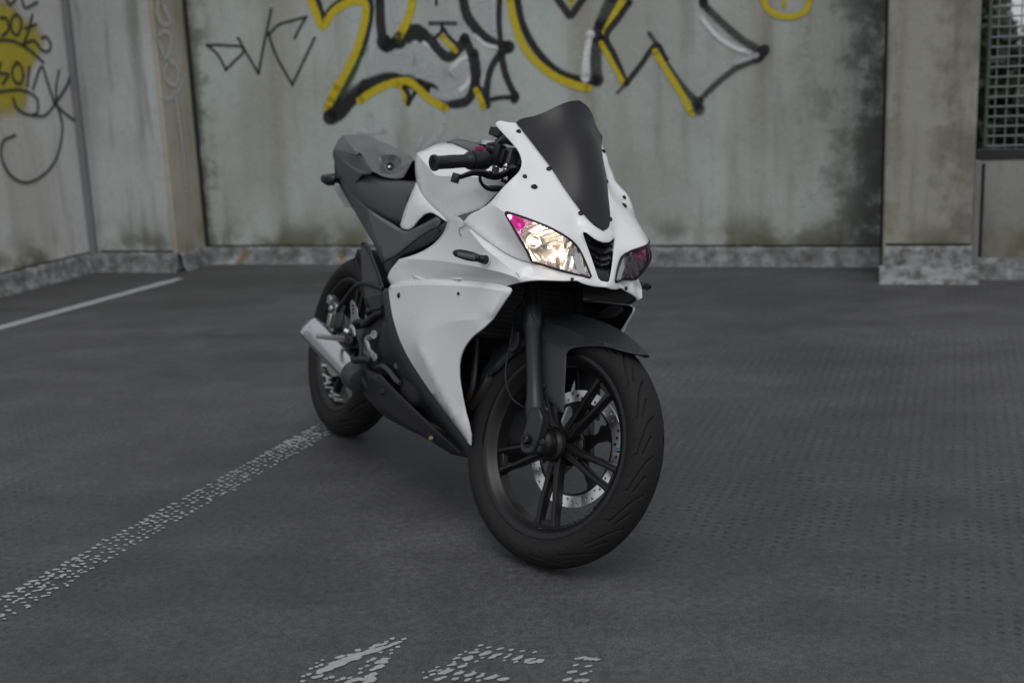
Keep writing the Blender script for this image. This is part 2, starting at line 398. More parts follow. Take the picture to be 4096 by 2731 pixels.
# ================================================================ THE SETTING
def concrete(name, a, b, streak, rough=.85, stain=(.10, .095, .045), sscale=1.0, mould=None, lowstain=True):
    "weathered concrete in wall coordinates: x along the wall, z up"
    m = mat(name, a, rough); t, N, L = nodes(m); bs = N['Principled BSDF']; tc = N.new('ShaderNodeTexCoord')
    def noise(scale, detail=6, vec=None, rgh=.55):
        n = N.new('ShaderNodeTexNoise'); n.inputs['Scale'].default_value = scale; n.inputs['Detail'].default_value = detail; n.inputs['Roughness'].default_value = rgh
        L.new(vec or tc.outputs['Object'], n.inputs['Vector']); return n.outputs[0]
    def ramp(src, lo, hi, v0=0, v1=1):
        r = N.new('ShaderNodeMapRange'); r.interpolation_type = 'SMOOTHSTEP'; r.inputs[1].default_value = lo; r.inputs[2].default_value = hi; r.inputs[3].default_value = v0; r.inputs[4].default_value = v1
        L.new(src, r.inputs[0]); return r.outputs[0]
    def mul(x, y):
        q = N.new('ShaderNodeMath'); q.operation = 'MULTIPLY'; L.new(x, q.inputs[0])
        if isinstance(y, float): q.inputs[1].default_value = y
        else: L.new(y, q.inputs[1])
        return q.outputs[0]
    def mix(f, c1, c2):
        q = N.new('ShaderNodeMix'); q.data_type = 'RGBA'; L.new(f, q.inputs[0])
        for k, c in ((6, c1), (7, c2)):
            if isinstance(c, tuple): q.inputs[k].default_value = (*c, 1)
            else: L.new(c, q.inputs[k])
        return q.outputs[2]
    mp = N.new('ShaderNodeMapping'); mp.inputs['Scale'].default_value = (3.2 * sscale, 3.2 * sscale, .28 * sscale); L.new(tc.outputs['Object'], mp.inputs[0])
    mp2 = N.new('ShaderNodeMapping'); mp2.inputs['Scale'].default_value = (9 * sscale, 9 * sscale, .9 * sscale); mp2.inputs['Location'].default_value = (3, 1, 7); L.new(tc.outputs['Object'], mp2.inputs[0])
    c = mix(ramp(noise(1.1, 5), .36, .64), a, b)
    c = mix(mul(ramp(noise(1.0, 5, mp.outputs[0]), .48, .72), .75), c, streak)
    c = mix(mul(ramp(noise(1.0, 6, mp2.outputs[0]), .52, .75), .45), c, tuple(x * .55 for x in streak))
    c = mix(mul(ramp(noise(22, 8, None, .7), .5, .72), .30), c, tuple(x * .45 for x in a))
    c = mix(mul(ramp(noise(60, 3), .55, .75), .20), c, tuple(min(1, x * 1.6) for x in a))
    sp = N.new('ShaderNodeSeparateXYZ'); L.new(tc.outputs['Object'], sp.inputs[0])
    if lowstain:
        c = mix(mul(mul(ramp(sp.outputs[2], .42, .12), ramp(noise(3.2, 6), .42, .62)), .85), c, stain)
    for (lo, hi, n0, n1, amt, colr) in (mould or []):
        c = mix(mul(mul(ramp(sp.outputs[0], lo, hi), ramp(noise(5.5, 7, None, .65), n0, n1)), amt), c, colr)
    L.new(c, bs.inputs['Base Color'])
    bp = N.new('ShaderNodeBump'); bp.inputs['Strength'].default_value = .5; bp.inputs['Distance'].default_value = .006
    L.new(noise(35, 8, None, .7), bp.inputs['Height']); L.new(bp.outputs[0], bs.inputs['Normal'])
    return m
M['wall'] = concrete('back_wall_concrete', (.465, .52, .495), (.37, .40, .375), (.31, .295, .23),
    mould=[(4.12, 4.36, .30, .52, .80, (.035, .036, .034)), (3.75, 4.3, .44, .60, .55, (.07, .07, .065)), (-.01, -.09, .30, .5, .85, (.05, .052, .045)), (.14, -.02, .46, .62, .6, (.09, .09, .07))])
M['wallleft'] = concrete('left_wall_concrete', (.64, .65, .64), (.56, .56, .545), (.46, .44, .37))
M['pillar'] = concrete('pillar_concrete', (.34, .335, .29), (.24, .235, .20), (.14, .13, .10), stain=(.12, .12, .07), sscale=1.5, mould=[(4.60, 4.74, .36, .60, .55, (.10, .095, .08)), (4.56, 4.45, .42, .62, .5, (.15, .145, .10))])
M['pillarblock'] = concrete('corner_block_concrete', (.50, .53, .52), (.38, .40, .39), (.17, .175, .165), sscale=1.7)
M['pillarside'] = concrete('pillar_side_concrete', (.46, .43, .36), (.34, .31, .24), (.22, .18, .09), stain=(.13, .11, .03))
M['lowwall'] = concrete('low_wall_concrete', (.30, .305, .28), (.19, .18, .14), (.10, .09, .055), stain=(.10, .085, .03), sscale=1.6)
M['seal'] = mat('grey_sealant', (.21, .21, .22), .7, var=.2)
M['joint'] = mat('dirty_joint', (.025, .026, .022), .9, var=.5, vscale=30)

def kerbmat():
    m = mat('kerb_mortar', (.3, .3, .3), .9); t, N, L = nodes(m); b = N['Principled BSDF']; tc = N.new('ShaderNodeTexCoord')
    n = N.new('ShaderNodeTexNoise'); n.inputs['Scale'].default_value = 13; n.inputs['Detail'].default_value = 8; n.inputs['Roughness'].default_value = .65
    L.new(tc.outputs['Object'], n.inputs['Vector'])
    r = N.new('ShaderNodeValToRGB'); e = r.color_ramp.elements; e[0].position = .34; e[0].color = (.09, .09, .085, 1); e[1].position = .72; e[1].color = (.40, .41, .42, 1)
    k = e.new(.5); k.color = (.19, .195, .20, 1); L.new(n.outputs[0], r.inputs[0])
    n2 = N.new('ShaderNodeTexNoise'); n2.inputs['Scale'].default_value = 9; n2.inputs['Detail'].default_value = 5; L.new(tc.outputs['Object'], n2.inputs['Vector'])
    r2 = N.new('ShaderNodeMapRange'); r2.inputs[1].default_value = .64; r2.inputs[2].default_value = .70; L.new(n2.outputs[0], r2.inputs[0])
    mx = N.new('ShaderNodeMix'); mx.data_type = 'RGBA'; L.new(r2.outputs[0], mx.inputs[0]); L.new(r.outputs[0], mx.inputs[6]); mx.inputs[7].default_value = (.22, .15, .03, 1)
    L.new(mx.outputs[2], b.inputs['Base Color'])
    bp = N.new('ShaderNodeBump'); bp.inputs['Strength'].default_value = .8; bp.inputs['Distance'].default_value = .01; L.new(n.outputs[0], bp.inputs['Height']); L.new(bp.outputs[0], b.inputs['Normal'])
    return m
M['kerb'] = kerbmat()
def kerbwhite():
    m = mat('kerb_white_paint', (.5, .5, .52), .85, bump=.8, bscale=50); t, N, L = nodes(m); b = N['Principled BSDF']; tc = N.new('ShaderNodeTexCoord')
    n = N.new('ShaderNodeTexNoise'); n.inputs['Scale'].default_value = 17; n.inputs['Detail'].default_value = 8; n.inputs['Roughness'].default_value = .62; L.new(tc.outputs['Object'], n.inputs['Vector'])
    r = N.new('ShaderNodeValToRGB'); e = r.color_ramp.elements; e[0].position = .35; e[0].color = (.10, .10, .085, 1); e[1].position = .56; e[1].color = (.30, .31, .325, 1); L.new(n.outputs[0], r.inputs[0]); L.new(r.outputs[0], b.inputs['Base Color'])
    return m
M['kerbwhite'] = kerbwhite()

def asphalt():
    m = mat('roof_deck_asphalt', (.06, .06, .064), .7); t, N, L = nodes(m); b = N['Principled BSDF']; g = N.new('ShaderNodeNewGeometry')
    def noise(sc, det=6, rg=.55, vec=None):
        n = N.new('ShaderNodeTexNoise'); n.inputs['Scale'].default_value = sc; n.inputs['Detail'].default_value = det; n.inputs['Roughness'].default_value = rg
        L.new(vec or g.outputs['Position'], n.inputs['Vector']); return n.outputs[0]
    def rng(src, a, c, v0=0., v1=1.):
        r = N.new('ShaderNodeMapRange'); r.interpolation_type = 'SMOOTHSTEP'
        for k, v in enumerate((a, c, v0, v1)): r.inputs[k + 1].default_value = v
        L.new(src, r.inputs[0]); return r.outputs[0]
    def mth(op, x, y):
        q = N.new('ShaderNodeMath'); q.operation = op
        for k, v in enumerate((x, y)):
            if isinstance(v, (int, float)): q.inputs[k].default_value = v
            else: L.new(v, q.inputs[k])
        return q.outputs[0]
    tone = mth('MULTIPLY', rng(noise(.62, 5, .6), .34, .64, .76, 1.18), rng(noise(4.5, 7, .65), .3, .7, .86, 1.15))
    mp = N.new('ShaderNodeMapping'); mp.inputs['Rotation'].default_value = (0, 0, radians(28)); mp.inputs['Scale'].default_value = (.5, 2.4, 1); L.new(g.outputs['Position'], mp.inputs[0])
    tone = mth('MULTIPLY', tone, rng(noise(1.3, 5, .6, mp.outputs[0]), .35, .7, .90, 1.12))
    grit = mth('MULTIPLY', rng(noise(230, 4, .8), .28, .72, .50, 1.60), rng(noise(48, 7, .8), .3, .7, .66, 1.40))
    tone = mth('MULTIPLY', tone, grit)
    pit = rng(noise(30, 5, .8), .62, .70)                                   # small black pits
    # regular dimples pressed into the membrane, where the surface has not worn smooth
    mg = N.new('ShaderNodeMapping'); mg.inputs['Rotation'].default_value = (0, 0, radians(-69.5)); L.new(g.outputs['Position'], mg.inputs[0])
    vo = N.new('ShaderNodeTexVoronoi'); vo.voronoi_dimensions = '2D'; vo.inputs['Scale'].default_value = 31; vo.inputs['Randomness'].default_value = .10; L.new(mg.outputs[0], vo.inputs['Vector'])
    dv = N.new('ShaderNodeVectorMath'); dv.operation = 'DISTANCE'; dv.inputs[1].default_value = (1.35, 3.6, 0); L.new(g.outputs['Position'], dv.inputs[0])
    mask = rng(mth('ADD', noise(.9, 4, .6), rng(dv.outputs['Value'], 1.9, .5, 0., .20)), .50, .62)
    dim = mth('MULTIPLY', mth('MULTIPLY', rng(vo.outputs['Distance'], .30, .14), mask), rng(noise(9, 3), .35, .6))
    dark = mth('ADD', mth('MULTIPLY', pit, .42), mth('MULTIPLY', dim, .52)); keep = mth('SUBTRACT', 1., dark)
    tone = mth('MULTIPLY', tone, keep)
    fl = rng(noise(150, 2, .5), .76, .80)                                  # pale grit
    mx = N.new('ShaderNodeMix'); mx.data_type = 'RGBA'; mx.blend_type = 'MULTIPLY'; mx.inputs[0].default_value = 1; mx.inputs[6].default_value = (.0655, .0662, .0695, 1); L.new(tone, mx.inputs[7])
    m2 = N.new('ShaderNodeMix'); m2.data_type = 'RGBA'; L.new(mth('MULTIPLY', fl, .5), m2.inputs[0]); L.new(mx.outputs[2], m2.inputs[6]); m2.inputs[7].default_value = (.28, .28, .28, 1)
    L.new(m2.outputs[2], b.inputs['Base Color'])
    L.new(rng(tone, .7, 1.2, .62, .80), b.inputs['Roughness'])
    hgt = mth('SUBTRACT', mth('ADD', noise(120, 6, .75), mth('MULTIPLY', noise(14, 4), .8)), mth('MULTIPLY', dark, 1.6))
    bp = N.new('ShaderNodeBump'); bp.inputs['Strength'].default_value = .55; bp.inputs['Distance'].default_value = .003; L.new(hgt, bp.inputs['Height']); L.new(bp.outputs[0], b.inputs['Normal'])
    return m
M['asphalt'] = asphalt()
M['roadpaint'] = mat('worn_road_paint', (.37, .38, .395), .7, bump=.5, bscale=120, var=.18, vscale=40)
M['roadpaintthin'] = mat('thin_dirty_road_paint', (.20, .205, .215), .8, bump=.5, bscale=120, var=.45, vscale=30)

ground = tag(mk('ground', [(-45, -45, 0), (45, -45, 0), (45, -6.0, 0), (-45, 21.8, 0)], [(0, 1, 2, 3)], M['asphalt'], smooth=False), 'dark worn asphalt deck of a rooftop car park', kind='structure')
garden = tag(mk('lawn', [(-120, 27, -2.2), (160, -38, -2.2), (190, 150, -2.2), (-90, 230, -2.2)], [(0, 1, 2, 3)], mat('lawn_green', (.035, .065, .018), .9, var=.5, vscale=.6), smooth=False), 'green lawn outside behind the wall', kind='structure')

# ---- painted lines: every scrap of paint left between the dimples is its own little island
def flake(mb, x, y, r, ax=0., el=1.6):
    n = random.randint(6, 9); vs = []
    for k in range(n):
        a = 2 * pi * k / n; q = r * random.uniform(.7, 1.2); u = q * el * cos(a); v = q * sin(a) / el ** .3
        vs.append((x + u * cos(ax) - v * sin(ax), y + u * sin(ax) + v * cos(ax), .0018))
    zt = random.uniform(.0022, .0034); top = [(p[0], p[1], zt) for p in vs]; m = len(vs)
    mb.add(vs + top, [tuple(range(m, 2 * m))] + [(k, (k + 1) % m, m + (k + 1) % m, m + k) for k in range(m)])
a1, b1 = Vector((-1.2196,2.599)), Vector((-0.6534,4.0447))
dl = (b1 - a1).normalized(); nl = Vector((-dl.y, dl.x)); L1 = (b1 - a1).length
mb = MB(); ax1 = math.atan2(dl.y, dl.x); s = -.35
while s < L1 + .45:
    clump = max(0, sin(s * 5.1 + 1.0)) * .5 + (1 if .82 < s / L1 < .93 else 0)
    for row in range(5):
        o = (row - 2) * .0225
        if random.random() < (.94 if row > 1 or clump > .3 else .8):
            p = a1 + dl * (s + row * .011 + random.uniform(-.004, .004)) + nl * (o + random.uniform(-.003, .003))
            big = 1 + (.8 * clump * random.random() if row >= 2 else 0) + (.35 if row == 4 else 0)
            flake(mb, p.x, p.y, random.uniform(.0033, .0052) * big, random.uniform(-.4, .4) - .2)
            if random.random() < .25 + .4 * clump: flake(mb, p.x + random.uniform(-.012, .012), p.y + random.uniform(-.012, .012), random.uniform(.003, .006), random.random() * 3)
    s += .0245
tag(mb.build('parking_line', M['roadpaint'], ground, smooth=False), 'flaked white parking line of small paint dots running from the lower left to the rear wheel', kind='stuff')
a2, b2 = Vector((-2.7556,6.0105)), Vector((-2.131,7.6607)); d2 = (b2 - a2).normalized(); n2 = Vector((-d2.y, d2.x)); vs = []; K = 90
for k in range(K + 1):
    p = a2 + (b2 - a2) * k / K; wd = .047 + random.uniform(-.004, .004) - (.02 * max(0, (k - 84) / 6))
    vs += [(p.x + n2.x * wd, p.y + n2.y * wd, .003), (p.x - n2.x * wd, p.y - n2.y * wd, .003)]
tag(mk('parking_line', vs, [(2 * k, 2 * k + 1, 2 * k + 3, 2 * k + 2) for k in range(K)], M['roadpaint'], ground, smooth=False), 'thin worn white parking line beside the left wall')

# ---- remains of painted letters at the bottom edge
for nm, lst in (('leftmost and largest', [(-0.407,2.240,0.016,1.9),(-0.393,2.256,0.02,2),(-0.379,2.270,0.022,2),(-0.393,2.268,0.013,1.6),(-0.365,2.282,0.02,2),(-0.351,2.296,0.018,2),(-0.336,2.304,0.017,2),(-0.324,2.312,0.015,1.9),(-0.310,2.315,0.013,2),(-0.300,2.326,0.012,2),(-0.287,2.332,0.011,1.9),(-0.277,2.342,0.009,1.8),(-0.384,2.293,0.012,1.5),(-0.365,2.299,0.009,1.5),(-0.350,2.319,0.009,1.4),(-0.312,2.339,0.013,1.5),(-0.322,2.329,0.008,1.4),(-0.298,2.344,0.008,1.5),(-0.294,2.354,0.006,1.5),(-0.282,2.367,0.008,1.2),(-0.258,2.364,0.008,1.4),(-0.271,2.347,0.01,1.8),(-0.268,2.328,0.007,1.3),(-0.420,2.281,0.004,1.3),(-0.430,2.271,0.005,1.3),(-0.419,2.260,0.007,1.3),(-0.428,2.254,0.006,1.4),(-0.438,2.246,0.006,1.3),(-0.449,2.216,0.006,1.3),(-0.439,2.223,0.008,1.3),(-0.446,2.195,0.007,1.3),(-0.418,2.227,0.008,1.3),(-0.424,2.209,0.009,1.3),(-0.415,2.214,0.01,1.4),(-0.401,2.201,0.006,1.3),(-0.390,2.206,0.007,1.4),(-0.377,2.192,0.005,1.5),(-0.367,2.198,0.008,1.3),(-0.353,2.200,0.007,1.5),(-0.335,2.238,0.006,1.4),(-0.334,2.220,0.006,1.3),(-0.324,2.267,0.006,1.4),(-0.315,2.276,0.01,1.3),(-0.323,2.248,0.006,1.3),(-0.301,2.263,0.012,1.4),(-0.290,2.275,0.011,1.5),(-0.291,2.262,0.012,1.4),(-0.299,2.243,0.013,1.6),(-0.310,2.232,0.009,1.4),(-0.280,2.315,0.006,1.4),(-0.279,2.299,0.006,1.5),(-0.301,2.307,0.006,1.4),(-0.308,2.212,0.011,1.6),(-0.316,2.204,0.01,1.5),(-0.308,2.193,0.012,1.4),(-0.325,2.192,0.008,1.6),(-0.338,2.192,0.012,1.8),(-0.350,2.187,0.012,1.8),(-0.313,2.183,0.012,1.8)]),
  ('middle', [(-0.092,2.320,0.007,1.6),(-0.076,2.308,0.006,1.8),(-0.051,2.301,0.007,2),(-0.028,2.293,0.006,1.9),(-0.005,2.285,0.005,2),(0.021,2.279,0.006,1.6),(-0.100,2.300,0.005,1.6),(-0.105,2.289,0.009,2.2),(-0.123,2.293,0.004,1.4),(-0.077,2.285,0.013,1.6),(-0.085,2.279,0.01,1.8),(-0.059,2.273,0.009,2.2),(-0.066,2.265,0.009,1.8),(-0.031,2.272,0.005,1.8),(-0.038,2.263,0.007,2.2),(-0.009,2.264,0.006,1.8),(-0.014,2.255,0.01,2.2),(-0.023,2.251,0.005,1.6),(-0.088,2.263,0.005,1.5),(-0.042,2.248,0.004,1.4),(-0.134,2.280,0.005,1.4),(-0.138,2.268,0.007,1.8),(-0.145,2.264,0.005,1.5),(-0.116,2.264,0.015,1.4),(-0.099,2.249,0.005,1.6),(-0.019,2.239,0.006,1.8),(0.010,2.248,0.01,2.2),(0.003,2.238,0.007,1.9),(0.017,2.236,0.01,2),(0.031,2.239,0.013,1.5),(-0.145,2.251,0.005,1.4),(-0.148,2.239,0.009,1.9),(-0.156,2.237,0.005,1.6),(-0.120,2.241,0.005,1.4),(-0.128,2.230,0.009,2),(-0.179,2.231,0.005,1.4),(-0.156,2.221,0.005,1.5),(-0.187,2.217,0.007,2.2),(-0.173,2.216,0.005,2),(-0.160,2.210,0.013,2.2),(-0.130,2.211,0.004,1.5),(-0.135,2.201,0.01,2),(-0.105,2.205,0.004,1.6),(-0.206,2.211,0.003,1.4),(-0.187,2.201,0.008,1.5),(-0.112,2.194,0.01,2.1),(-0.085,2.195,0.005,1.5),(-0.091,2.185,0.009,2.1),(-0.061,2.187,0.005,1.5),(-0.068,2.178,0.01,2.2),(-0.200,2.189,0.006,1.3),(-0.164,2.187,0.008,1.5),(-0.173,2.181,0.01,1.8),(-0.140,2.179,0.009,1.5),(-0.116,2.173,0.008,1.6),(-0.094,2.167,0.006,1.5),(-0.044,2.170,0.011,2.2)]),
  ('rightmost and smallest', [(0.115,2.245,0.009,2.2),(0.106,2.243,0.006,1.6),(0.126,2.239,0.006,2),(0.137,2.238,0.007,2.2),(0.147,2.234,0.007,1.6),(0.102,2.216,0.007,1.6),(0.128,2.209,0.007,2),(0.093,2.188,0.009,1.9),(0.117,2.179,0.009,1.9),(0.130,2.187,0.004,1.4),(0.082,2.157,0.009,1.9),(0.105,2.151,0.01,2),(0.118,2.149,0.008,1.8)])):
    mb = MB()
    for x, y, r, e in lst: flake(mb, x, y, r * .68, random.uniform(.25, .65), e)
    tag(mb.build('painted_letter', M['roadpaint'], ground, smooth=False), nm + ' flaked white painted letter at the bottom edge', kind='stuff')

# ---- walls. Wall frame: x along the back wall, y into it, z up
WALL = Matrix([[.9555, .2950, 0, -2.03], [-.2950, .9555, 0, 8.28], [0, 0, 1, 0], [0, 0, 0, 1]])
def wallthing(name, label, catg, mb, m, bevel=0, smooth=False, parent=None):
    o = mb.build(name, m, parent, smooth=smooth, bevel=bevel)
    if parent is None: o.matrix_world = WALL; tag(o, label, catg)
    return o
def wbox(mb, x0, x1, y0, y1, z0, z1): return mb.box(((x0 + x1) / 2, (y0 + y1) / 2, (z0 + z1) / 2), (x1 - x0, y1 - y0, z1 - z0))
HT = 2.7
def kerb(name, p0, p1, w, h, m, parent, flare=.03, seg=.03):
    "rough mortar upstand along p0 -> p1 (wall frame), leaning on the face behind it; w is its depth"
    p0, p1 = Vector(p0), Vector(p1); d = (p1 - p0).normalized(); nrm = Vector((d.y, -d.x, 0)); n = int((p1 - p0).length / seg); prof = [(w + flare, -.01), (w + flare * .6, h * .12), (w, h * .35), (w * .95, h * .6), (w * .85, h * .85), (w * .5, h), (-.01, h * 1.02)]
    vs = []
    for k in range(n + 1):
        s = p0 + (p1 - p0) * k / n; ww = sin(k * .37) * .004 + sin(k * .11 + 2) * .006
        for o, z in prof: vs.append(s + nrm * (o + ww * (z < h * .9) + random.uniform(-.004, .004) + (random.uniform(-.008, .012) if z < h * .3 else 0)) + Vector((0, 0, z + random.uniform(-.005, .005))))
    q = len(prof); fs = [(k * q + i, (k + 1) * q + i, (k + 1) * q + i + 1, k * q + i + 1) for k in range(n) for i in range(q - 1)]
    o = mk(name, vs, fs, m, parent); return o
bw = wallthing('back_wall', 'long grey green concrete wall covered in black and yellow graffiti behind the motorcycle', 'wall', wbox(MB(), -.11, 4.9, .04, .24, 0, HT), M['wall'])
kerb('kerb', (-.11, .04, 0), (4.42, .04, 0), .03, .115, M['kerb'], bw)
wbox(MB(), -.098, -.078, .02, .04, .10, HT).build('joint', M['joint'], bw, smooth=False)
wbox(MB(), 4.415, 4.43, .025, .04, .10, HT).build('joint', M['joint'], bw, smooth=False)
mb = MB(); wbox(mb, -.11, 4.43, .030, .04, .118, .128); mb.build('base_groove', M['joint'], bw, smooth=False)
lw = wallthing('left_wall', 'pale concrete side wall with a yellow tag at the left edge', 'wall', wbox(MB(), -.95, -.77, -4.5, .24, 0, HT), M['wallleft'])
kerb('kerb', (-.77, -4.5, 0), (-.77, -.32, 0), .035, .125, M['kerb'], lw)
wbox(MB(), -.77, -.765, -4.5, -.33, .128, .137).build('base_groove', M['joint'], lw, smooth=False)
wbox(MB(), -.77, -.725, -.365, -.325, .10, HT).build('sealant_strip', M['seal'], lw, smooth=False)
cp = wallthing('corner_pillar', 'grey beige concrete pillar in the left corner with a white sprayed tag', 'pillar', wbox(MB(), -.77, -.11, -.325, .24, 0, HT), M['pillarblock'], bevel=.01)
wbox(MB(), -.135, -.100, -.335, .035, .11, HT).build('side_face', M['pillarside'], cp, smooth=False, bevel=.006)
kerb('kerb', (-.75, -.335, 0), (-.09, -.335, 0), .03, .125, M['kerb'], cp)
kerb('kerb', (-.095, -.34, 0), (-.095, .04, 0), .03, .12, M['kerb'], cp)
wbox(MB(), -.70, -.14, -.33, -.325, .128, .14).build('base_groove', M['joint'], cp, smooth=False)
rp = wallthing('right_pillar', 'brown grey concrete pillar on a white painted base at the right', 'pillar', wbox(MB(), 4.43, 4.89, -.47, .04, 0, HT), M['pillar'], bevel=.012)
wbox(MB(), 4.445, 4.885, -.474, -.47, .195, .207).build('base_groove', M['joint'], rp, smooth=False)
kb = kerb('base_block', (4.44, -.47, 0), (4.89, -.47, 0), .02, .19, M['kerbwhite'], rp, flare=.008)
kerb('base_flare', (4.415, -.47, 0), (4.925, -.47, 0), .075, .085, M['kerbwhite'], rp, flare=.05)
kerb('kerb', (4.87, -.42, 0), (4.87, -.46, 0), .02, .10, M['kerb'], rp)
# ---- low wall and mesh panel beyond the pillar
zl = ((5.0283,0.6437))[1]
lo = wallthing('low_wall', 'low stained concrete wall under the wire mesh at the right edge', 'wall', wbox(MB(), 4.89, 9.5, -.35, -.17, 0, zl), M['lowwall'], bevel=.012)
kerb('kerb', (4.93, -.35, 0), (9.5, -.35, 0), .035, .11, M['kerb'], lo)
wbox(MB(), 4.89, 4.925, -.44, -.35, .08, zl).build('sealant_strip', M['seal'], lo, smooth=False, bevel=.006)
wbox(MB(), 4.93, 4.95, -.354, -.35, .11, zl - .02).build('joint', M['joint'], lo, smooth=False)
fr = bpy.data.objects.new('mesh_panel', None); C.objects.link(fr); fr.matrix_world = WALL @ Matrix.Translation((4.9, -.33, zl)); tag(fr, 'galvanised wire mesh panel on top of the low wall at the right edge', 'mesh panel')
M['galv'] = mat('galvanised_wire', (.26, .28, .29), .45, metal=.5, var=.2)
M['green'] = mat('green_grey_frame', (.07, .10, .095), .5)
PH_ = HT + .4 - zl
wbox(MB(), .0, 4.6, -.03, .03, .005, .055).build('bottom_rail', mat('dark_rail', (.02, .02, .022), .6), fr, smooth=False, bevel=.004)
wbox(MB(), .035, .052, -.03, .02, .06, PH_).build('edge_post', M['green'], fr, smooth=False, bevel=.004)
wx0 = .085
wires = []
me = None
for k in range(int((PH_ - .08) / .0515)):
    z = .075 + k * .0515
    if me is None:
        o = MB().tube([(.05, -.035, 0), (4.6, -.035, 0)], .0042, 6, cap=False).build('horizontal_wire', M['galv'], fr); me = o.data
    else:
        o = bpy.data.objects.new('horizontal_wire', me); C.objects.link(o); o.parent = fr
    o.location = (0, 0, z)
me = None
for k in range(82):
    if me is None:
        o = MB().tube([(0, -.028, .06), (0, -.028, PH_)], .0032, 6, cap=False).build('vertical_wire', M['galv'], fr); me = o.data
    else:
        o = bpy.data.objects.new('vertical_wire', me); C.objects.link(o); o.parent = fr
    o.location = (.085 + k * .0555, 0, 0)

# ---- graffiti: thin layers of paint on the walls
def spray(name, col, alpha, edge=.25, rough=.6):
    m = bpy.data.materials.new(name); m.use_nodes = True; t, N, L = nodes(m); b = N['Principled BSDF']
    b.inputs['Base Color'].default_value = (*col, 1); b.inputs['Roughness'].default_value = rough
    uv = N.new('ShaderNodeUVMap'); uv.uv_map = 'UVMap'; sp = N.new('ShaderNodeSeparateXYZ'); L.new(uv.outputs[0], sp.inputs[0])
    r = N.new('ShaderNodeMapRange'); r.interpolation_type = 'SMOOTHSTEP'; r.inputs[1].default_value = 0; r.inputs[2].default_value = edge; L.new(sp.outputs[1], r.inputs[0])
    tc = N.new('ShaderNodeTexCoord'); n = N.new('ShaderNodeTexNoise'); n.inputs['Scale'].default_value = 60; n.inputs['Detail'].default_value = 5; L.new(tc.outputs['Object'], n.inputs['Vector'])
    n2 = N.new('ShaderNodeMapRange'); n2.inputs[1].default_value = .3; n2.inputs[2].default_value = .65; n2.inputs[3].default_value = alpha * .72; n2.inputs[4].default_value = alpha; L.new(n.outputs[0], n2.inputs[0])
    q = N.new('ShaderNodeMath'); q.operation = 'MULTIPLY'; L.new(r.outputs[0], q.inputs[0]); L.new(n2.outputs[0], q.inputs[1]); L.new(q.outputs[0], b.inputs['Alpha'])
    return m
SP = {'k': spray('black_spray', (.014, .014, .016), 1.0, .30), 'kg': spray('thin_black_spray', (.03, .03, .033), .80, .6), 'y': spray('yellow_spray', (.62, .49, .010), 1.0, .35), 'w': spray('white_spray', (.60, .62, .64), .75, .7), 'wb': spray('bright_white_spray', (.78, .80, .82), 1.0, .5), 'wf': spray('thin_white_fill', (.62, .64, .65), .42, .9), 'g': spray('green_overspray', (.05, .09, .03), .8, .9), 'm': spray('marker_black', (.03, .03, .035), .85, .5), 'yb': spray('yellow_fill', (.55, .46, .03), .95, .35)}
layer = [0]
def stroke(pts, width, key, to3d, parent, ends=True, name='spray_stroke', taper=None):
    layer[0] += 1; lift = .0012 + layer[0] * .00006
    P = [np.array((p[0], p[1])) for p in pts]; c = cat([np.array((p[0], p[1], 0.)) for p in P], .012); c = [q[:2] for q in c]
    vs, uv, fs = [], [], []; n = len(c)
    prev = None
    for i, q in enumerate(c):
        d = c[min(i + 1, n - 1)] - c[max(i - 1, 0)]; d = d / (np.linalg.norm(d) + 1e-9)
        nn = np.array((-d[1], d[0])); f = i / max(1, n - 1)
        w_ = width / 2 * (1 if taper is None else taper[0] + (taper[1] - taper[0]) * f) * random.uniform(.94, 1.06)
        for s_, v in ((-1, 0), (0, 1), (1, 0)): vs.append(q + nn * s_ * w_); uv.append((f, v))
    for i in range(n - 1):
        for k in range(2): fs.append((3 * i + k, 3 * i + k + 1, 3 * i + 3 + k + 1, 3 * i + 3 + k))
    if ends:
        for q in (c[0], c[-1]):
            k0 = len(vs); vs.append(q); uv.append((0, 1))
            for j in range(14): vs.append(q + width * .50 * np.array((cos(j * pi / 7), sin(j * pi / 7)))); uv.append((0, 0))
            fs += [(k0, k0 + 1 + j, k0 + 1 + (j + 1) % 14) for j in range(14)]
    o = mk(name, [to3d(v, lift) for v in vs], fs, SP[key], parent, smooth=False)
    ul = o.data.uv_layers.new(name='UVMap')
    for lp in o.data.loops: ul.data[lp.index].uv = uv[lp.vertex_index]
    return o
onback = lambda v, l: (v[0], .04 - l, v[1])
onleft = lambda v, l: (-.77 + l, -v[0], v[1])
onside = lambda v, l: (-.10 + l, -v[0], v[1])
def gb(key, wd, *pts, **k): return stroke(pts, wd * 1.22, key, onback, bw, **k)
T_ = .024
gb('kg', T_, (0.0465,1.4822), (0.1908,1.473), (0.3136,1.4531), (0.3188,1.428), (0.2477,1.3688), (0.1726,1.3134)); gb('kg', T_, (0.0465,1.4822), (0.1177,1.4205), (0.1626,1.3389), (0.1747,1.315))
gb('kg', T_, (0.2864,1.5165), (0.3306,1.4316), (0.4161,1.28)); gb('kg', T_, (0.4161,1.28), (0.4771,1.4744), (0.5485,1.6872))
gb('kg', T_, (0.5148,1.5259), (0.5904,1.5834), (0.6947,1.6064), (0.7978,1.6252)); gb('kg', T_, (0.5113,1.5384), (0.5547,1.3967), (0.659,1.1982)); gb('kg', T_, (0.659,1.1982), (0.7451,1.3308), (0.8461,1.4894)); gb('kg', T_, (0.7036,1.4963), (0.7461,1.5592), (0.7876,1.6137))
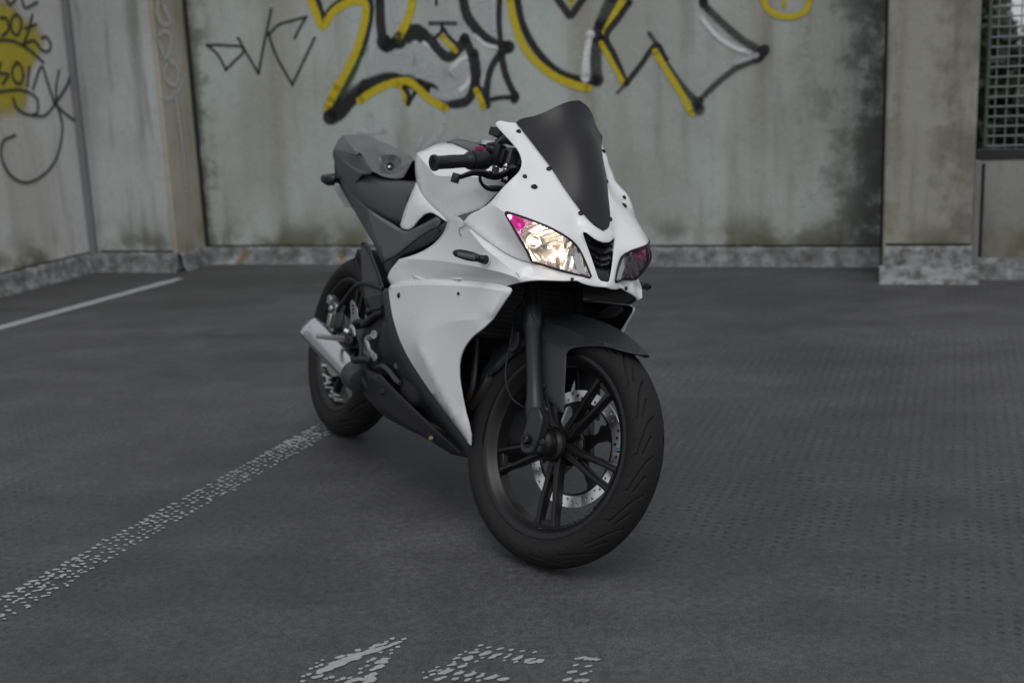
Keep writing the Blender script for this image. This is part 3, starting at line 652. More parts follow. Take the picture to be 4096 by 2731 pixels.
gb('wf', .22, (1.2595,1.3893), (1.3798,1.3278), (1.5424,1.3922), (1.61,1.3574), ends=False); gb('wf', .24, (1.1945,1.2307), (1.3761,1.2717), (1.5496,1.2246), (1.7191,1.138), (1.8329,1.1656), (1.8468,1.268), ends=False); gb('wf', .20, (1.6223,1.71), (1.6756,1.5902), (1.8072,1.4897), (1.8643,1.44), ends=False); gb('wf', .16, (2.0164,1.6642), (2.0373,1.5296), (2.0682,1.4107), ends=False); gb('wf', .16, (1.9993,1.304), (1.9757,1.1943), (1.9632,1.1262), ends=False); gb('wf', .10, (1.3092,1.7203), (1.3005,1.5945), (1.3078,1.443), ends=False); gb('wf', .14, (1.3967,1.7152), (1.3972,1.5894), (1.3997,1.4943), ends=False)
gb('w', .03, (0.9907,1.643), (0.9763,1.4022), (0.9851,1.2227)); gb('w', .03, (1.2806,1.5638), (1.2784,1.4684), (1.2951,1.3876)); gb('w', .035, (1.8606,1.6962), (1.8723,1.5951), (1.8598,1.5182)); gb('w', .02, (1.0931,1.6851), (1.0889,1.6297), (1.1306,1.5876), (1.1936,1.5922))
gb('w', .035, (1.4142,1.7142), (1.4244,1.6037), (1.4378,1.5399))
gb('wb', .03, (1.5532,1.4274), (1.6222,1.4162), (1.6793,1.3543)); gb('wb', .035, (1.7817,1.2549), (1.8488,1.3073), (1.9093,1.3204), (1.9262,1.2331), (1.8839,1.1557), (1.8169,1.1065))
gb('w', .022, (1.5243,1.2416), (1.5859,1.3188), (1.5768,1.2395), (1.6501,1.3001), (1.6465,1.2366), (1.7093,1.2738), (1.7239,1.2255)); gb('w', .022, (1.5482,1.2006), (1.6373,1.229), (1.7403,1.209)); gb('w', .02, (1.4084,1.3585), (1.4627,1.38), (1.4699,1.3558))
gb('g', .05, (1.2117,1.4716), (1.1272,1.2983), (1.0056,1.1317), (0.9238,1.0272)); 
gb('k', .052, (0.877,1.7532), (0.8938,1.6803), (0.9224,1.6066), (0.9926,1.6668), (1.0868,1.7212), ends=False)
gb('k', .045, (1.2481,1.7317), (1.2497,1.6289), (1.2123,1.4796), (1.1646,1.3775), taper=(1.3, .7))
gb('g', .09, (1.1804,1.409), (1.1068,1.2667), (1.0049,1.1235), (0.9133,1.011), taper=(.4, 1.1)) 
gb('y', .052, (0.8271,1.7561), (0.8614,1.6741), (0.9071,1.5631), (0.9907,1.643), (1.0847,1.6936), (1.1753,1.7082), (1.2179,1.6821), (1.2114,1.5913), (1.1445,1.4106), (1.0519,1.2608), (0.9592,1.1251), (0.9015,1.0362))
gb('y', .06, (0.9865,1.1816), (0.9232,1.0769), taper=(.9, .9))
gb('kg', .11, (0.9888,1.0334), (1.0959,1.1203), (1.2457,1.1922), (1.3722,1.2115), (1.4943,1.1826), taper=(1, .7))
gb('k', .095, (0.9153,0.9777), (0.9869,1.0086), (1.0747,1.08), (1.1515,1.1346), (1.1899,1.1658), taper=(1.1, .55)); gb('k', .045, (1.1334,1.1353), (1.246,1.1962), (1.3727,1.2196), (1.486,1.191), (1.5457,1.1605))
gb('k', .085, (1.5457,1.1605), (1.5973,1.1425), (1.6485,1.1206)); gb('k', .055, (1.5881,1.1349), (1.6803,1.0673), (1.7828,1.0357), (1.8786,1.0525), (1.925,1.1224), (1.939,1.2326), (1.9193,1.3513), (1.8855,1.439)); gb('w', .07, (1.6308,1.1172), (1.7333,1.0815), (1.83,1.11), ends=False)
gb('k', .06, (1.8855,1.439), (1.8395,1.3746), (1.7684,1.3266), (1.6981,1.3811), (1.6416,1.4508), (1.5489,1.4987), (1.4683,1.4671), (1.3859,1.4194), (1.3451,1.4053), (1.321,1.5062), (1.3229,1.7274))
gb('k', .095, (1.6161,1.4599), (1.5487,1.4948), (1.477,1.4667), ends=False); gb('k', .10, (1.3343,1.4418), (1.3685,1.4242), (1.4405,1.4447), taper=(1, .4))
gb('y', .05, (1.1383,1.0778), (1.2418,1.1354), (1.37,1.1793), (1.4857,1.187), (1.5447,1.1445), (1.628,1.0691), (1.7293,1.0094)); gb('y', .04, (1.4052,1.1739), (1.4557,1.1317), (1.4617,1.0586))
gb('y', .055, (1.5535,1.714), (1.5154,1.591), (1.4422,1.4724)); gb('g', .05, (1.4386,1.4844), (1.4358,1.4409)); gb('y', .035, (1.7326,1.4582), (1.7731,1.413), (1.8176,1.3638))
gb('k', .03, (1.4526,1.152), (1.4846,1.0983), (1.4769,1.046)); gb('k', .025, (1.5252,1.113), (1.4963,1.0736), (1.4749,1.0436))
gb('kg', .030, (1.6555,1.5404), (1.7413,1.5376), (1.8265,1.5316)); gb('k', .022, (1.7367,1.5323), (1.7298,1.4857), (1.6849,1.4526)); gb('k', .022, (1.7438,1.5046), (1.7795,1.4519), (1.8202,1.4124)); gb('k', .018, (1.7075,1.6973), (1.7048,1.6509))
gb('k', .06, (1.8817,1.695), (1.9053,1.5779), (1.9524,1.5057), (2.0235,1.4296), (2.1121,1.3792), (2.1662,1.3724)); gb('wb', .028, (1.9514,1.45), (2.0128,1.3965), (2.1025,1.367)); gb('w', .05, (2.0796,1.6606), (2.0795,1.5608), (2.0803,1.4772), ends=False); gb('w', .05, (2.0247,1.2604), (1.9932,1.1765), (1.9724,1.1259), ends=False)
gb('k', .035, (2.1252,1.6745), (2.1145,1.534), (2.121,1.3745)); gb('k', .075, (2.1389,1.3695), (2.1707,1.3722)); gb('k', .04, (2.166,1.3682), (2.1099,1.3287), (2.0517,1.2508), (2.0218,1.1583), (2.0114,1.073)); gb('k', .042, (2.1192,1.3325), (2.1412,1.2132), (2.1822,1.1096), (2.2077,1.0661)); gb('k', .05, (2.199,1.0749), (2.1934,1.0495)); gb('k', .028, (2.1984,1.0621), (2.1165,1.065), (2.0427,1.0547))
gb('k', .045, (1.9464,1.3488), (1.9589,1.2291), (1.9502,1.1439), (1.9892,1.0909), (2.0135,1.0213)); gb('y', .04, (1.9441,1.1141), (1.9693,1.0615), (1.9871,1.0092))
gb('kg', .055, (2.2324,1.6683), (2.262,1.5179), (2.3195,1.3903), (2.413,1.2692), (2.5253,1.1851), (2.6386,1.1513), (2.7343,1.1393)); gb('k', .035, (2.2368,1.6681), (2.262,1.5179), (2.3195,1.3903), (2.413,1.2692), (2.5253,1.1851), (2.6386,1.1513))
gb('y', .048, (2.1878,1.6709), (2.2132,1.5288), (2.2611,1.3847), (2.3506,1.2677), (2.4719,1.1746), (2.5852,1.1241), (2.6722,1.1))
gb('k', .04, (2.4878,1.6536), (2.5379,1.5814), (2.5714,1.5387), (2.6118,1.5814), (2.6612,1.6436)); gb('y', .03, (2.5833,1.644), (2.5763,1.6119))
gb('kg', .085, (2.8408,1.6332), (2.7646,1.4836), (2.7313,1.3626), (2.7245,1.264), (2.7302,1.1478)); gb('k', .06, (2.7603,1.4838), (2.7365,1.3951), (2.775,1.3851)); gb('k', .055, (2.7083,1.1445), (2.7362,1.1434)); gb('wb', .06, (2.694,1.4218), (2.6672,1.2996), (2.6565,1.1632), taper=(.6, 1)); 
gb('y', .05, (2.917,1.6288), (2.8467,1.5199), (2.7933,1.4291)); gb('k', .035, (2.9417,1.5993), (2.8721,1.5104), (2.7927,1.4047), (2.8416,1.2918), (2.911,1.1201)); gb('y', .032, (2.7616,1.3652), (2.8235,1.2515), (2.898,1.1164))
gb('kg', .028, (3.0564,1.412), (3.1099,1.3366)); gb('k', .03, (2.911,1.1201), (3.0026,1.2274), (3.1041,1.3409), (3.1549,1.2535)); gb('kg', .05, (3.1549,1.2535), (3.2535,1.0948), (3.3444,0.9893), taper=(.4, 1.1)); gb('kg', .02, (2.8539,1.0683), (2.911,1.1201))
gb('y', .038, (3.0926,1.3009), (3.1706,1.1714), (3.253,1.0375), (3.3106,0.9289)); gb('kg', .075, (3.3444,0.9893), (3.3541,0.9481)); gb('kg', .04, (3.3611,1.0092), (3.469,1.1069), (3.5834,1.1868), (3.7204,1.2367)); gb('k', .06, (3.6963,1.2378), (3.7402,1.2834)); gb('kg', .05, (3.7202,1.2803), (3.6237,1.3363), (3.5026,1.4414), (3.4055,1.5375)); gb('k', .05, (3.3814,1.602), (3.3852,1.5623)); gb('w', .035, (3.5509,1.2122), (3.6319,1.2326), (3.6963,1.2537))
gb('wb', .028, (3.3725,1.4839), (3.4618,1.376), (3.551,1.312), (3.6399,1.2721)); gb('wb', .03, (3.6383,1.2753), (3.6464,1.2702))
gb('y', .036, (3.7269,1.5821), (3.7549,1.5182), (3.8145,1.4744), (3.9011,1.4636), (3.9789,1.4981), (3.9936,1.5667)); gb('y', .025, (3.8492,1.575), (3.8519,1.5245))
gb('w', .05, (1.2047,0.9936), (1.204,0.9195), (1.2027,0.8368)); gb('w', .045, (1.1147,0.8806), (1.2056,0.8782), (1.3058,0.8878)); gb('w', .03, (1.5215,0.763), (1.5795,0.8435), (1.5663,0.7702), (1.6485,0.8173), (1.6647,0.7924)); gb('w', .035, (1.6666,0.825), (1.7052,0.8889), (1.7157,0.921)); gb('w', .025, (1.7714,0.8223), (1.8161,0.8454))
def gl(key, wd, *pts, **k): return stroke(pts, wd * 1.3, key, onleft, lw, **k)
def blob(cx, cy, pts, key, to3d, parent):
    vs = [np.array((cx, cy))] + [np.array(p) for p in pts]; uv = [(0, 1)] + [(0, 0)] * len(pts); n = len(pts)
    o = mk('spray_fill', [to3d(v, .0008) for v in vs], [(0, 1 + k, 1 + (k + 1) % n) for k in range(n)], SP[key], parent, smooth=False)
    ul = o.data.uv_layers.new(name='UVMap')
    for lp in o.data.loops: ul.data[lp.index].uv = uv[lp.vertex_index]
cx, cy = (0.9731,1.4426)
blob(cx, cy, [(1.3138,1.7113), (1.1857,1.8047), (1.0017,1.8262), (0.8354,1.8016), (0.7276,1.7145), (0.5574,1.6384), (0.5232,1.5674), (0.5842,1.4461), (0.6868,1.3499), (0.7738,1.2791), (0.7758,1.1721), (0.8119,1.0777), (0.9458,1.0356), (1.0882,1.0185), (1.266,1.0492), (1.4032,1.1655), (1.455,1.2977), (1.4245,1.5354)], 'yb', onleft, lw)
t_ = .022
gl('m', t_, (0.965,1.6649), (0.9142,1.6611), (0.9043,1.6043), (0.9685,1.5569)); gl('m', t_, (0.8208,1.6933), (0.8727,1.6512), (0.876,1.5879), (0.8362,1.5658), (0.7927,1.6076), (0.7816,1.6659), (0.8208,1.6933)); gl('m', t_, (0.6679,1.6936), (0.7111,1.61), (0.7882,1.5086)); gl('m', t_, (0.7512,1.6088), (0.642,1.6356)); gl('m', t_, (0.7846,1.5087), (0.6797,1.5342), (0.6156,1.4793), (0.5511,1.4705), (0.52,1.5132), (0.5531,1.5607), (0.6016,1.5536)); gl('m', t_, (1.0245,1.5307), (0.887,1.53), (0.7528,1.4858), (0.6117,1.4002)); gl('m', t_, (1.0161,1.3965), (1.0441,1.3394), (0.9604,1.3275), (1.0231,1.2705)); gl('m', t_, (0.8672,1.4028), (0.9212,1.3505), (0.9147,1.2924), (0.866,1.2684), (0.825,1.315), (0.8318,1.3737), (0.8672,1.4028)); gl('m', t_, (0.7559,1.3737), (0.7964,1.2557)); gl('m', t_, (0.7488,1.2371), (0.6356,1.3738), (0.5971,1.2771), (0.5468,1.1358), (0.5152,1.2517), (0.4676,1.3493)); gl('m', t_ * 1.2, (0.3283,1.349), (0.4071,1.2501), (0.5468,1.1358)); gl('m', t_, (0.5468,1.1358), (0.4333,1.0577), (0.3397,1.0162), (0.2235,0.9921)); gl('m', t_, (0.9444,1.1821), (0.9281,1.129), (0.83,1.0784), (0.7365,1.087), (0.7206,1.1708), (0.8381,1.2268), (1.0658,1.2252)); gl('m', t_, (0.7766,1.0705), (0.6653,1.0663), (0.5468,1.1358)); gl('m', t_, (0.5211,1.1166), (0.5013,0.9919), (0.6028,0.7862), (0.7756,0.6824), (0.9454,0.6608), (1.0589,0.7184), (1.117,0.8227), (1.0899,0.9199), (0.9697,0.9566)); gl('m', t_, (0.8989,1.7869), (0.8664,1.7487), (0.8032,1.7861)); gl('m', t_, (0.7483,1.7948), (0.7322,1.7376), (0.6068,1.7727))
def gp_(key, wd, *pts, **k): return stroke(pts, wd, key, onside, cp, **k)
gp_('w', .05, (0.2502,1.7828), (0.31,1.6962), (0.2578,1.6201), (0.1664,1.6292), (0.1894,1.6892), (0.2435,1.7592)); gp_('w', .05, (0.3398,1.5334), (0.2967,1.4678), (0.2643,1.4013), (0.1819,1.4818), (0.1799,1.5554), (0.2556,1.5717), (0.3398,1.5334)); gp_('w', .05, (0.2226,1.3831), (0.2923,1.3095), (0.2484,1.2416), (0.1696,1.2344), (0.1282,1.2964), (0.147,1.3587), (0.2226,1.3831)); gp_('w', .05, (0.0508,1.2834), (0.1289,1.2025), (0.2187,1.1543), (0.3235,1.1382)); gp_('w', .06, (0.1809,1.1722), (0.1759,1.0341), (0.1637,0.8818), (0.1648,0.5227), taper=(1, .5))

# ---- trees and bushes outside
def crown(name, c, rad, n, col, parent=None, size=.12, seed=1):
    rnd = random.Random(seed); vs, fs = [], []
    lumps = [(Vector(c) + Vector((rnd.gauss(0, .45) * rad[0], rnd.gauss(0, .45) * rad[1], rnd.gauss(0, .4) * rad[2])), rnd.uniform(.3, .55)) for _ in range(16)]
    for _ in range(n):
        lc, lr = rnd.choice(lumps); d = Vector((rnd.gauss(0, 1), rnd.gauss(0, 1), rnd.gauss(0, 1))).normalized() * rnd.random() ** .4
        p = lc + Vector((d.x * rad[0], d.y * rad[1], d.z * rad[2])) * lr; s = size * rnd.uniform(.5, 1.2)
        a = Vector((rnd.gauss(0, 1), rnd.gauss(0, 1), rnd.gauss(0, 1))).normalized(); b = a.orthogonal().normalized(); k = len(vs)
        vs += [p - a * s, p + b * s * .5, p + a * s, p - b * s * .5]; fs.append((k, k + 1, k + 2, k + 3))
    return mk(name, vs, fs, mat(name + '_leaves', col, .6, var=.5, vscale=1.5), parent, smooth=False)
def tree(x, y, h, rad, col, label, seed, n=5000, kind='tree', trunk=.12):
    o = bpy.data.objects.new('tree', None); C.objects.link(o); o.location = (x, y, -2.2); tag(o, label, kind, 'trees and bushes beyond the mesh panel')
    MB().tube([(0, 0, 0), (.1, .05, h * .35), (-.05, 0, h * .7), (0, .1, h * .9)], [trunk, trunk * .8, trunk * .5, .02], 8).build('trunk', mat('bark', (.06, .045, .03), .9), o)
    crown('crown', (0, 0, h * .62), rad, n, col, o, seed=seed)
tree(5.25, 13.0, 4.6, (.5, .9, 1.6), (0.018, 0.03, 0.0108), 'dark leafy tree right behind the left post of the mesh panel', 3)
tree(8.0, 15.5, 3.3, (1.5, 1.5, 1.0), (0.027, 0.045, 0.015), 'green tree behind the right side of the mesh panel', 4)
tree(7.6, 19.5, 2.9, (2.6, 1.6, 1.2), (0.021, 0.0372, 0.021), 'low wide bluish bush in the middle distance beyond the mesh panel', 5)
tree(10.6, 22.5, 4.6, (.8, 1.2, 1.6), (0.024, 0.042, 0.012), 'far green tree at the right edge of the mesh panel', 6)
tree(8.6, 24, 3.2, (3.0, 1.6, .9), (0.027, 0.045, 0.018), 'farthest wide tree under the bright sky', 8)

for k, (x, y, h, lab) in enumerate([(13.5, 17.5, 4.2, 'bushy green tree on the lawn well to the right, nearest the wall'), (17, 21, 4.6, 'tallest round green tree on the lawn beyond the bushy one'), (21, 15, 4.4, 'wide green tree standing farthest right on the lawn'), (14, 27, 4.8, 'far green tree on the lawn straight behind the bushy one')]):
    tree(x, y, h, (1.8, 1.8, 1.3), (.026, .042, .016), lab, 20 + k, 4000)

# ================================================================ THE MOTORCYCLE
# bike frame: x forward from the rear axle, y to its left, z up; it leans on its side stand with the bars turned left
bF, bL, bU, bO = [[0.472128, -0.88153, 0.0], [0.853714, 0.45723, -0.249225], [0.219699, 0.117666, 0.968446], [-0.605889, 3.954157, -0.000999]]
bike = bpy.data.objects.new('motorcycle', None); C.objects.link(bike)
bike.matrix_world = Matrix([[bF[i], bL[i], bU[i], bO[i]] for i in range(3)] + [[0, 0, 0, 1]])
tag(bike, 'white sport motorcycle with dark screen leaning on its stand, one headlight lit', 'motorcycle')
WHT = [M['white'], M['whiterim'], M['inner']]
BLK = [M['black'], M['black'], M['inner']]

# ---------------------------------------------------------------- wheels
def tyre_mesh(name, cx, cz, rad, hw, rim_r, na, npf, grooves, parent, st=False):
    "round-profile tyre; the tread grooves are cut into the surface"
    prof = []
    for k in range(npf + 1):
        f = k / npf; u = f * 2 - 1                     # -1 right bead .. 1 left bead
        prof.append(u)
    a0 = 1.02
    def sec(u):                                        # u -> (y, r)
        au = abs(u)
        if au < .72:                                   # tread arc
            th = au / .72 * radians(74); y = hw * sin(th) / sin(radians(74)); r = rad - hw * .94 * (1 - cos(th))
        else:                                          # side wall down to the bead
            g = (au - .72) / .28; rr = rad - hw * .94 * (1 - cos(radians(74))); r = rr + (rim_r + .001 - rr) * g
            y = hw * (1 + .035 * sin(g * pi)) - (hw * .24) * g * g
        return (y if u > 0 else -y), r
    us = np.array(prof); th = np.arange(na) * 2 * pi / na
    depth = np.zeros((na, npf + 1))
    arc_u = us / .72                                   # -1..1 over the tread
    for gr in grooves:                                 # (list of (arc, angle rad), half width m, depth m), repeated every pitch
        pts, wd, dp, pitch, mirror, off = gr
        nrep = int(round(2 * pi / pitch))
        for sgn in ((1, -1) if mirror else (1,)):
            for rep in range(nrep):
                base = rep * 2 * pi / nrep + (off if sgn < 0 else 0)
                amin = min(p[1] for p in pts) + base; amax = max(p[1] for p in pts) + base
                i0 = int((amin - .03) / (2 * pi) * na); i1 = int((amax + .03) / (2 * pi) * na) + 1
                ii = np.arange(i0, i1 + 1)
                X = (arc_u * radians(74) * hw * .97)[None, :]; Y = (ii * 2 * pi / na - base)[:, None] * rad
                dm = np.full((len(ii), npf + 1), 9.)
                for (p, q) in zip(pts[:-1], pts[1:]):
                    ax_, ay = sgn * p[0] * radians(74) * hw * .97, p[1] * rad; bx, by = sgn * q[0] * radians(74) * hw * .97, q[1] * rad
                    L2 = (bx - ax_) ** 2 + (by - ay) ** 2 + 1e-12; t = np.clip(((X - ax_) * (bx - ax_) + (Y - ay) * (by - ay)) / L2, 0, 1)
                    dm = np.minimum(dm, np.hypot(X - ax_ - t * (bx - ax_), Y - ay - t * (by - ay)))
                dd = dp * np.clip((wd - dm) / (wd * .3), 0, 1); dd[:, np.abs(arc_u) > 1.12] = 0
                depth[ii % na] = np.maximum(depth[ii % na], dd)
    vs = np.zeros((na, npf + 1, 3))
    for k, u in enumerate(us):
        y, r = sec(u); rr = r - depth[:, k]
        if abs(abs(u) - .80) < .5 / npf or abs(abs(u) - .93) < .5 / npf: rr = rr * 1; y *= 1.006
        vs[:, k, 0] = cx + rr * np.cos(th); vs[:, k, 1] = y; vs[:, k, 2] = cz + rr * np.sin(th)
    V = vs.reshape(-1, 3); n = npf + 1
    F = [(i * n + k, i * n + k + 1, ((i + 1) % na) * n + k + 1, ((i + 1) % na) * n + k) for i in range(na) for k in range(npf)]
    V = [tuple(v) for v in V]
    if st: V = steer(V)
    return mk(name, V, F, M['rubber'], parent)
GR = [([(.26, .02), (.44, -.02), (.60, -.09), (.76, -.20), (.84, -.30)], .0026, .0065, 2 * pi / 20, True, pi / 20),
      ([(.92, .02), (1.06, -.03)], .0024, .004, 2 * pi / 20, True, pi / 20),
      ([(.40, -.15), (.52, -.21), (.62, -.28)], .0030, .0065, 2 * pi / 20, True, pi / 20),
      ([(.95, -.17), (1.04, -.20)], .0020, .004, 2 * pi / 20, True, pi / 20),
      ([(.03, .0), (.05, .1), (.03, .2), (.0, .25), (.03, .314)], .0016, .0055, 2 * pi / 20, False, 0)]
def wheel(cx, rad, tw, rw, parent_name, st, spokes, phase, half, na, npf, spoke_r0):
    cz = rad; ax = (0, 1, 0); o = (cx, 0, cz); lip = .2305
    b = MB()
    P = [(-rw, .2165), (-rw, lip), (-rw - .0035, lip + .001), (-rw - .005, lip - .003), (-rw - .004, lip - .010), (-rw + .001, lip - .0175), (-rw + .010, lip - .024), (-.018, .197), (.018, .197), (rw - .010, lip - .024), (rw, lip - .0175), (rw + .004, lip - .010), (rw + .005, lip - .003), (rw + .0035, lip + .001), (rw, lip), (rw, .2165), (rw - .012, .212), (.02, .205), (-.02, .205), (-rw + .012, .212)]
    b.lathe(o, ax, P, 120, close=True)
    w_ = b.build(parent_name, M['wheel'], bike, st=st, angle=40)
    t = tyre_mesh('tyre', cx, cz, rad, tw, lip - .003, na, npf, GR, w_, st)
    h = MB(); h.lathe(o, ax, [(-.052, .0), (-.052, .024), (-.046, .027), (-.040, .040), (-.032, .043), (-.020, .034), (0, .032), (.020, .036), (.03, .046), (.040, .046), (.046, .028), (.056, .024), (.056, 0)], 40)
    h.build('hub', M['wheel'], w_, st=st)
    for k in range(5):
        a = phase + k * 2 * pi / 5
        b = MB()
        for s in (-1, 1):
            a0 = a + s * .62; a1 = a + s * half; 
            pts = []
            N_ = 9
            for j in range(N_):
                f = j / (N_ - 1); r = .026 + (.203 - .026) * f
                # arms leave the hub spread apart and run almost parallel to the rim
                off = (.012 + .013 * min(1, f * 1.6)) * s * (.55 + .45 * f) + s * max(0, f - .85) * .018
                pts.append((r, off, f))
            ring = []
            for r, off, f in pts:
                wd = .0095 - .003 * f + .006 * max(0, f - .86) / .14 + .003 * max(0, .2 - f) / .2
                hy = .016 - .003 * f
                c0 = Vector((cos(a), 0, sin(a))); cn = Vector((-sin(a), 0, cos(a)))
                base = Vector(o) + c0 * r
                q = []
                for (du, dy) in ((-1, -1), (-.55, -1.25), (.55, -1.25), (1, -1), (1, 1), (.55, 1.25), (-.55, 1.25), (-1, 1)):
                    q.append(base + cn * (off + du * wd) + Vector((0, dy * hy * .8 - .002, 0)))
                ring.append(q)
            vs = [v for q in ring for v in q]; m = 8
            fs = [(i * m + j, i * m + (j + 1) % m, (i + 1) * m + (j + 1) % m, (i + 1) * m + j) for i in range(len(ring) - 1) for j in range(m)] + [tuple(range(m))[::-1], tuple((len(ring) - 1) * m + j for j in range(m))]
            b.add(vs, fs)
        # web joining the two arms by the rim and near the hub
        c0 = Vector((cos(a), 0, sin(a))); cn = Vector((-sin(a), 0, cos(a))); R3 = Matrix((cn, Vector((0, 1, 0)), c0)).transposed()
        b.box(Vector(o) + c0 * .193, (.040, .018, .022), R3); b.box(Vector(o) + c0 * .050, (.020, .024, .045), R3)
        b.build('spoke', M['wheel'], w_, st=st, bevel=.0035, seg=2, angle=50)
    return w_
fw = wheel(1.355, .296, .050, .036, 'front_wheel', True, 5, radians(62.5), .12, 1300, 110, .03)
rw_ = wheel(0, .307, .065, .048, 'rear_wheel', False, 5, radians(20), .12, 800, 90, .03)

def disc(name, cx, cz, y, r0, r1, m, parent, st, holes=54, wavy=0):
    "drilled brake disc with depth"
    loop = [(r1 * cos(2 * pi * k / 120), r1 * sin(2 * pi * k / 120)) for k in range(120)]
    inner = [(r0 * cos(2 * pi * k / 90), r0 * sin(2 * pi * k / 90)) for k in range(90)]
    pts = list(loop) + list(inner); ed = [(k, (k + 1) % 120) for k in range(120)] + [(120 + k, 120 + (k + 1) % 90) for k in range(90)]; hl = []
    for k in range(holes):
        a = 2 * pi * k / holes; rr = r0 + (r1 - r0) * (.26, .50, .74)[k % 3]; c = (rr * cos(a), rr * sin(a)); n0 = len(pts); hl.append(c)
        pts += [(c[0] + .0040 * cos(j * pi / 4), c[1] + .0040 * sin(j * pi / 4)) for j in range(8)]; ed += [(n0 + j, n0 + (j + 1) % 8) for j in range(8)]
    r = delaunay_2d_cdt([Vector(p) for p in pts], ed, [], 0, 1e-7); V = [tuple(v) for v in r[0]]; F = []
    for f in r[2]:
        c = (sum(V[i][0] for i in f) / len(f), sum(V[i][1] for i in f) / len(f)); q = math.hypot(*c)
        if q > r1 or q < r0 * .999 or any(math.hypot(c[0] - h[0], c[1] - h[1]) < .0037 for h in hl): continue
        F.append(tuple(f))
    def area(f): return abs(sum(V[f[k]][0] * V[f[(k + 1) % len(f)]][1] - V[f[(k + 1) % len(f)]][0] * V[f[k]][1] for k in range(len(f)))) / 2
    F = [f for f in F if area(f) > 1e-9]; n = len(V)
    vs = [(cx + v[0], y - .002, cz + v[1]) for v in V] + [(cx + v[0], y + .002, cz + v[1]) for v in V]
    cnt = {}
    for f in F:
        for k in range(len(f)): cnt[(f[k], f[(k + 1) % len(f)])] = 1
    FF = list(F) + [tuple(i + n for i in f[::-1]) for f in F] + [(q, p, p + n, q + n) for p, q in cnt if (q, p) not in cnt]
    if st: vs = steer(vs)
    return mk(name, vs, FF, m, parent, smooth=False)
# front disc: brake track on a dark carrier with open windows
dsc = disc('brake_disc', 1.355, .296, .056, .118, .146, M['disc'], fw, True, 54)
b = MB(); oc = Vector((1.355, .058, .296))
b.lathe(oc - Vector((0, .003, 0)), (0, 1, 0), [(0, .112), (0, .1205), (.004, .1205), (.004, .112)], 72, close=True)
for k in range(5):
    a = radians(35) + k * 2 * pi / 5; c0 = Vector((cos(a), 0, sin(a))); cn = Vector((-sin(a), 0, cos(a)))
    vs = [oc + c0 * .034 - cn * .022, oc + c0 * .07 - cn * .011, oc + c0 * .10 - cn * .016, oc + c0 * .114 - cn * .030, oc + c0 * .114 + cn * .030, oc + c0 * .10 + cn * .016, oc + c0 * .07 + cn * .011, oc + c0 * .034 + cn * .022]
    b.prism(vs, (0, -.004, 0))
b.build('disc_carrier', M['wheel'], fw, st=True, smooth=False)
b = MB(); q = Vector((1.355, 0, .296)); a = radians(12)
b.lathe(q + Vector((cos(a), 0, sin(a))) * .205 + Vector((0, .0, 0)), (-cos(a) * .9, -.35, -sin(a) * .9), [(0, .004), (.012, .004), (.012, .0055), (.026, .0055), (.028, .004), (.028, 0)], 12)
b.build('valve_cap', M['teal'], fw, st=True)
# rear disc
disc('brake_disc', 0, .307, -.062, .070, .110, M['disc'], rw_, False, 36)

# white lettering stuck inside the rims
def rim_text(word, cx, cz, r, y, a0, h, parent, st, adv, mir=1, lean=0.):
    glyph = {'Y': [((0, 1), (.45, .5)), ((.9, 1), (.45, .5)), ((.45, .5), (.45, 0))], 'A': [((0, 0), (.45, 1)), ((.45, 1), (.9, 0)), ((.2, .35), (.7, .35))], 'M': [((0, 0), (.05, 1)), ((.05, 1), (.5, .3)), ((.5, .3), (.95, 1)), ((.95, 1), (1, 0))],
             'H': [((.05, 0), (.05, 1)), ((.9, 0), (.9, 1)), ((.05, .5), (.9, .5))], 'F': [((.05, 0), (.05, 1)), ((.05, 1), (.9, 1)), ((.05, .52), (.7, .52))], 'I': [((.4, 0), (.4, 1))], 'R': [((.05, 0), (.05, 1)), ((.05, 1), (.85, .9)), ((.85, .9), (.8, .5)), ((.8, .5), (.05, .48)), ((.4, .48), (.9, 0))]}
    b = MB(); a = a0
    for ch in word:
        for (p, q) in glyph[ch]:
            n = 3; L = math.hypot(q[0] - p[0], q[1] - p[1]); nx, ny = -(q[1] - p[1]) / L * .10, (q[0] - p[0]) / L * .10
            vs = []
            for j in range(n + 1):
                f = j / n
                for s in (-1, 1):
                    gx = p[0] + (q[0] - p[0]) * f + nx * s; gy = p[1] + (q[1] - p[1]) * f + ny * s
                    aa = a + adv * .82 * gx * mir; yy = y + (gy - .5) * h
                    vs.append((cx + r * cos(aa), yy, cz + r * sin(aa)))
            b.add(vs, [(2 * j, 2 * j + 1, 2 * j + 3, 2 * j + 2) for j in range(n)])
        a += adv * mir
    o = b.build('rim_lettering', M['decal'], parent, st=st, smooth=False)
    return o
rim_text('YAMAHA', 0, .307, .1950, -.020, radians(205), .042, rw_, False, radians(17))
rim_text('YAMAHA', 1.355, .296, .2035, -.026, radians(276), .013, fw, True, radians(9))

# ---------------------------------------------------------------- fork, axle, brake
fk = Vector((-sin(RAKE), 0, cos(RAKE))); AX = Vector((1.355, 0, .296))
def fork_leg(s):
    y = -.093 * s; o = AX + Vector((0, y, 0)) + Vector((.004, 0, 0))
    b = MB()
    b.lathe(o, fk, [(-.028, 0), (-.028, .016), (-.018, .021), (0, .022), (.045, .023), (.070, .0258), (.088, .0258), (.104, .0225), (.120, .0206), (.140, .0203), (.1405, .0188), (.268, .0192), (.273, .0218), (.284, .0235), (.296, .0258), (.330, .0262), (.339, .0245), (.341, .0155)], 32)
    b.build('fork_leg', M['fork'], bike, st=True, angle=30)
    b = MB(); b.lathe(o, fk, [(.33, .0148), (.66, .0148)], 28, ); b.build('fork_tube', M['gloss'], bike, st=True)
for s in (1, -1): fork_leg(s)
fl = [o for o in bike.children if o.name.startswith('fork_leg')][0]
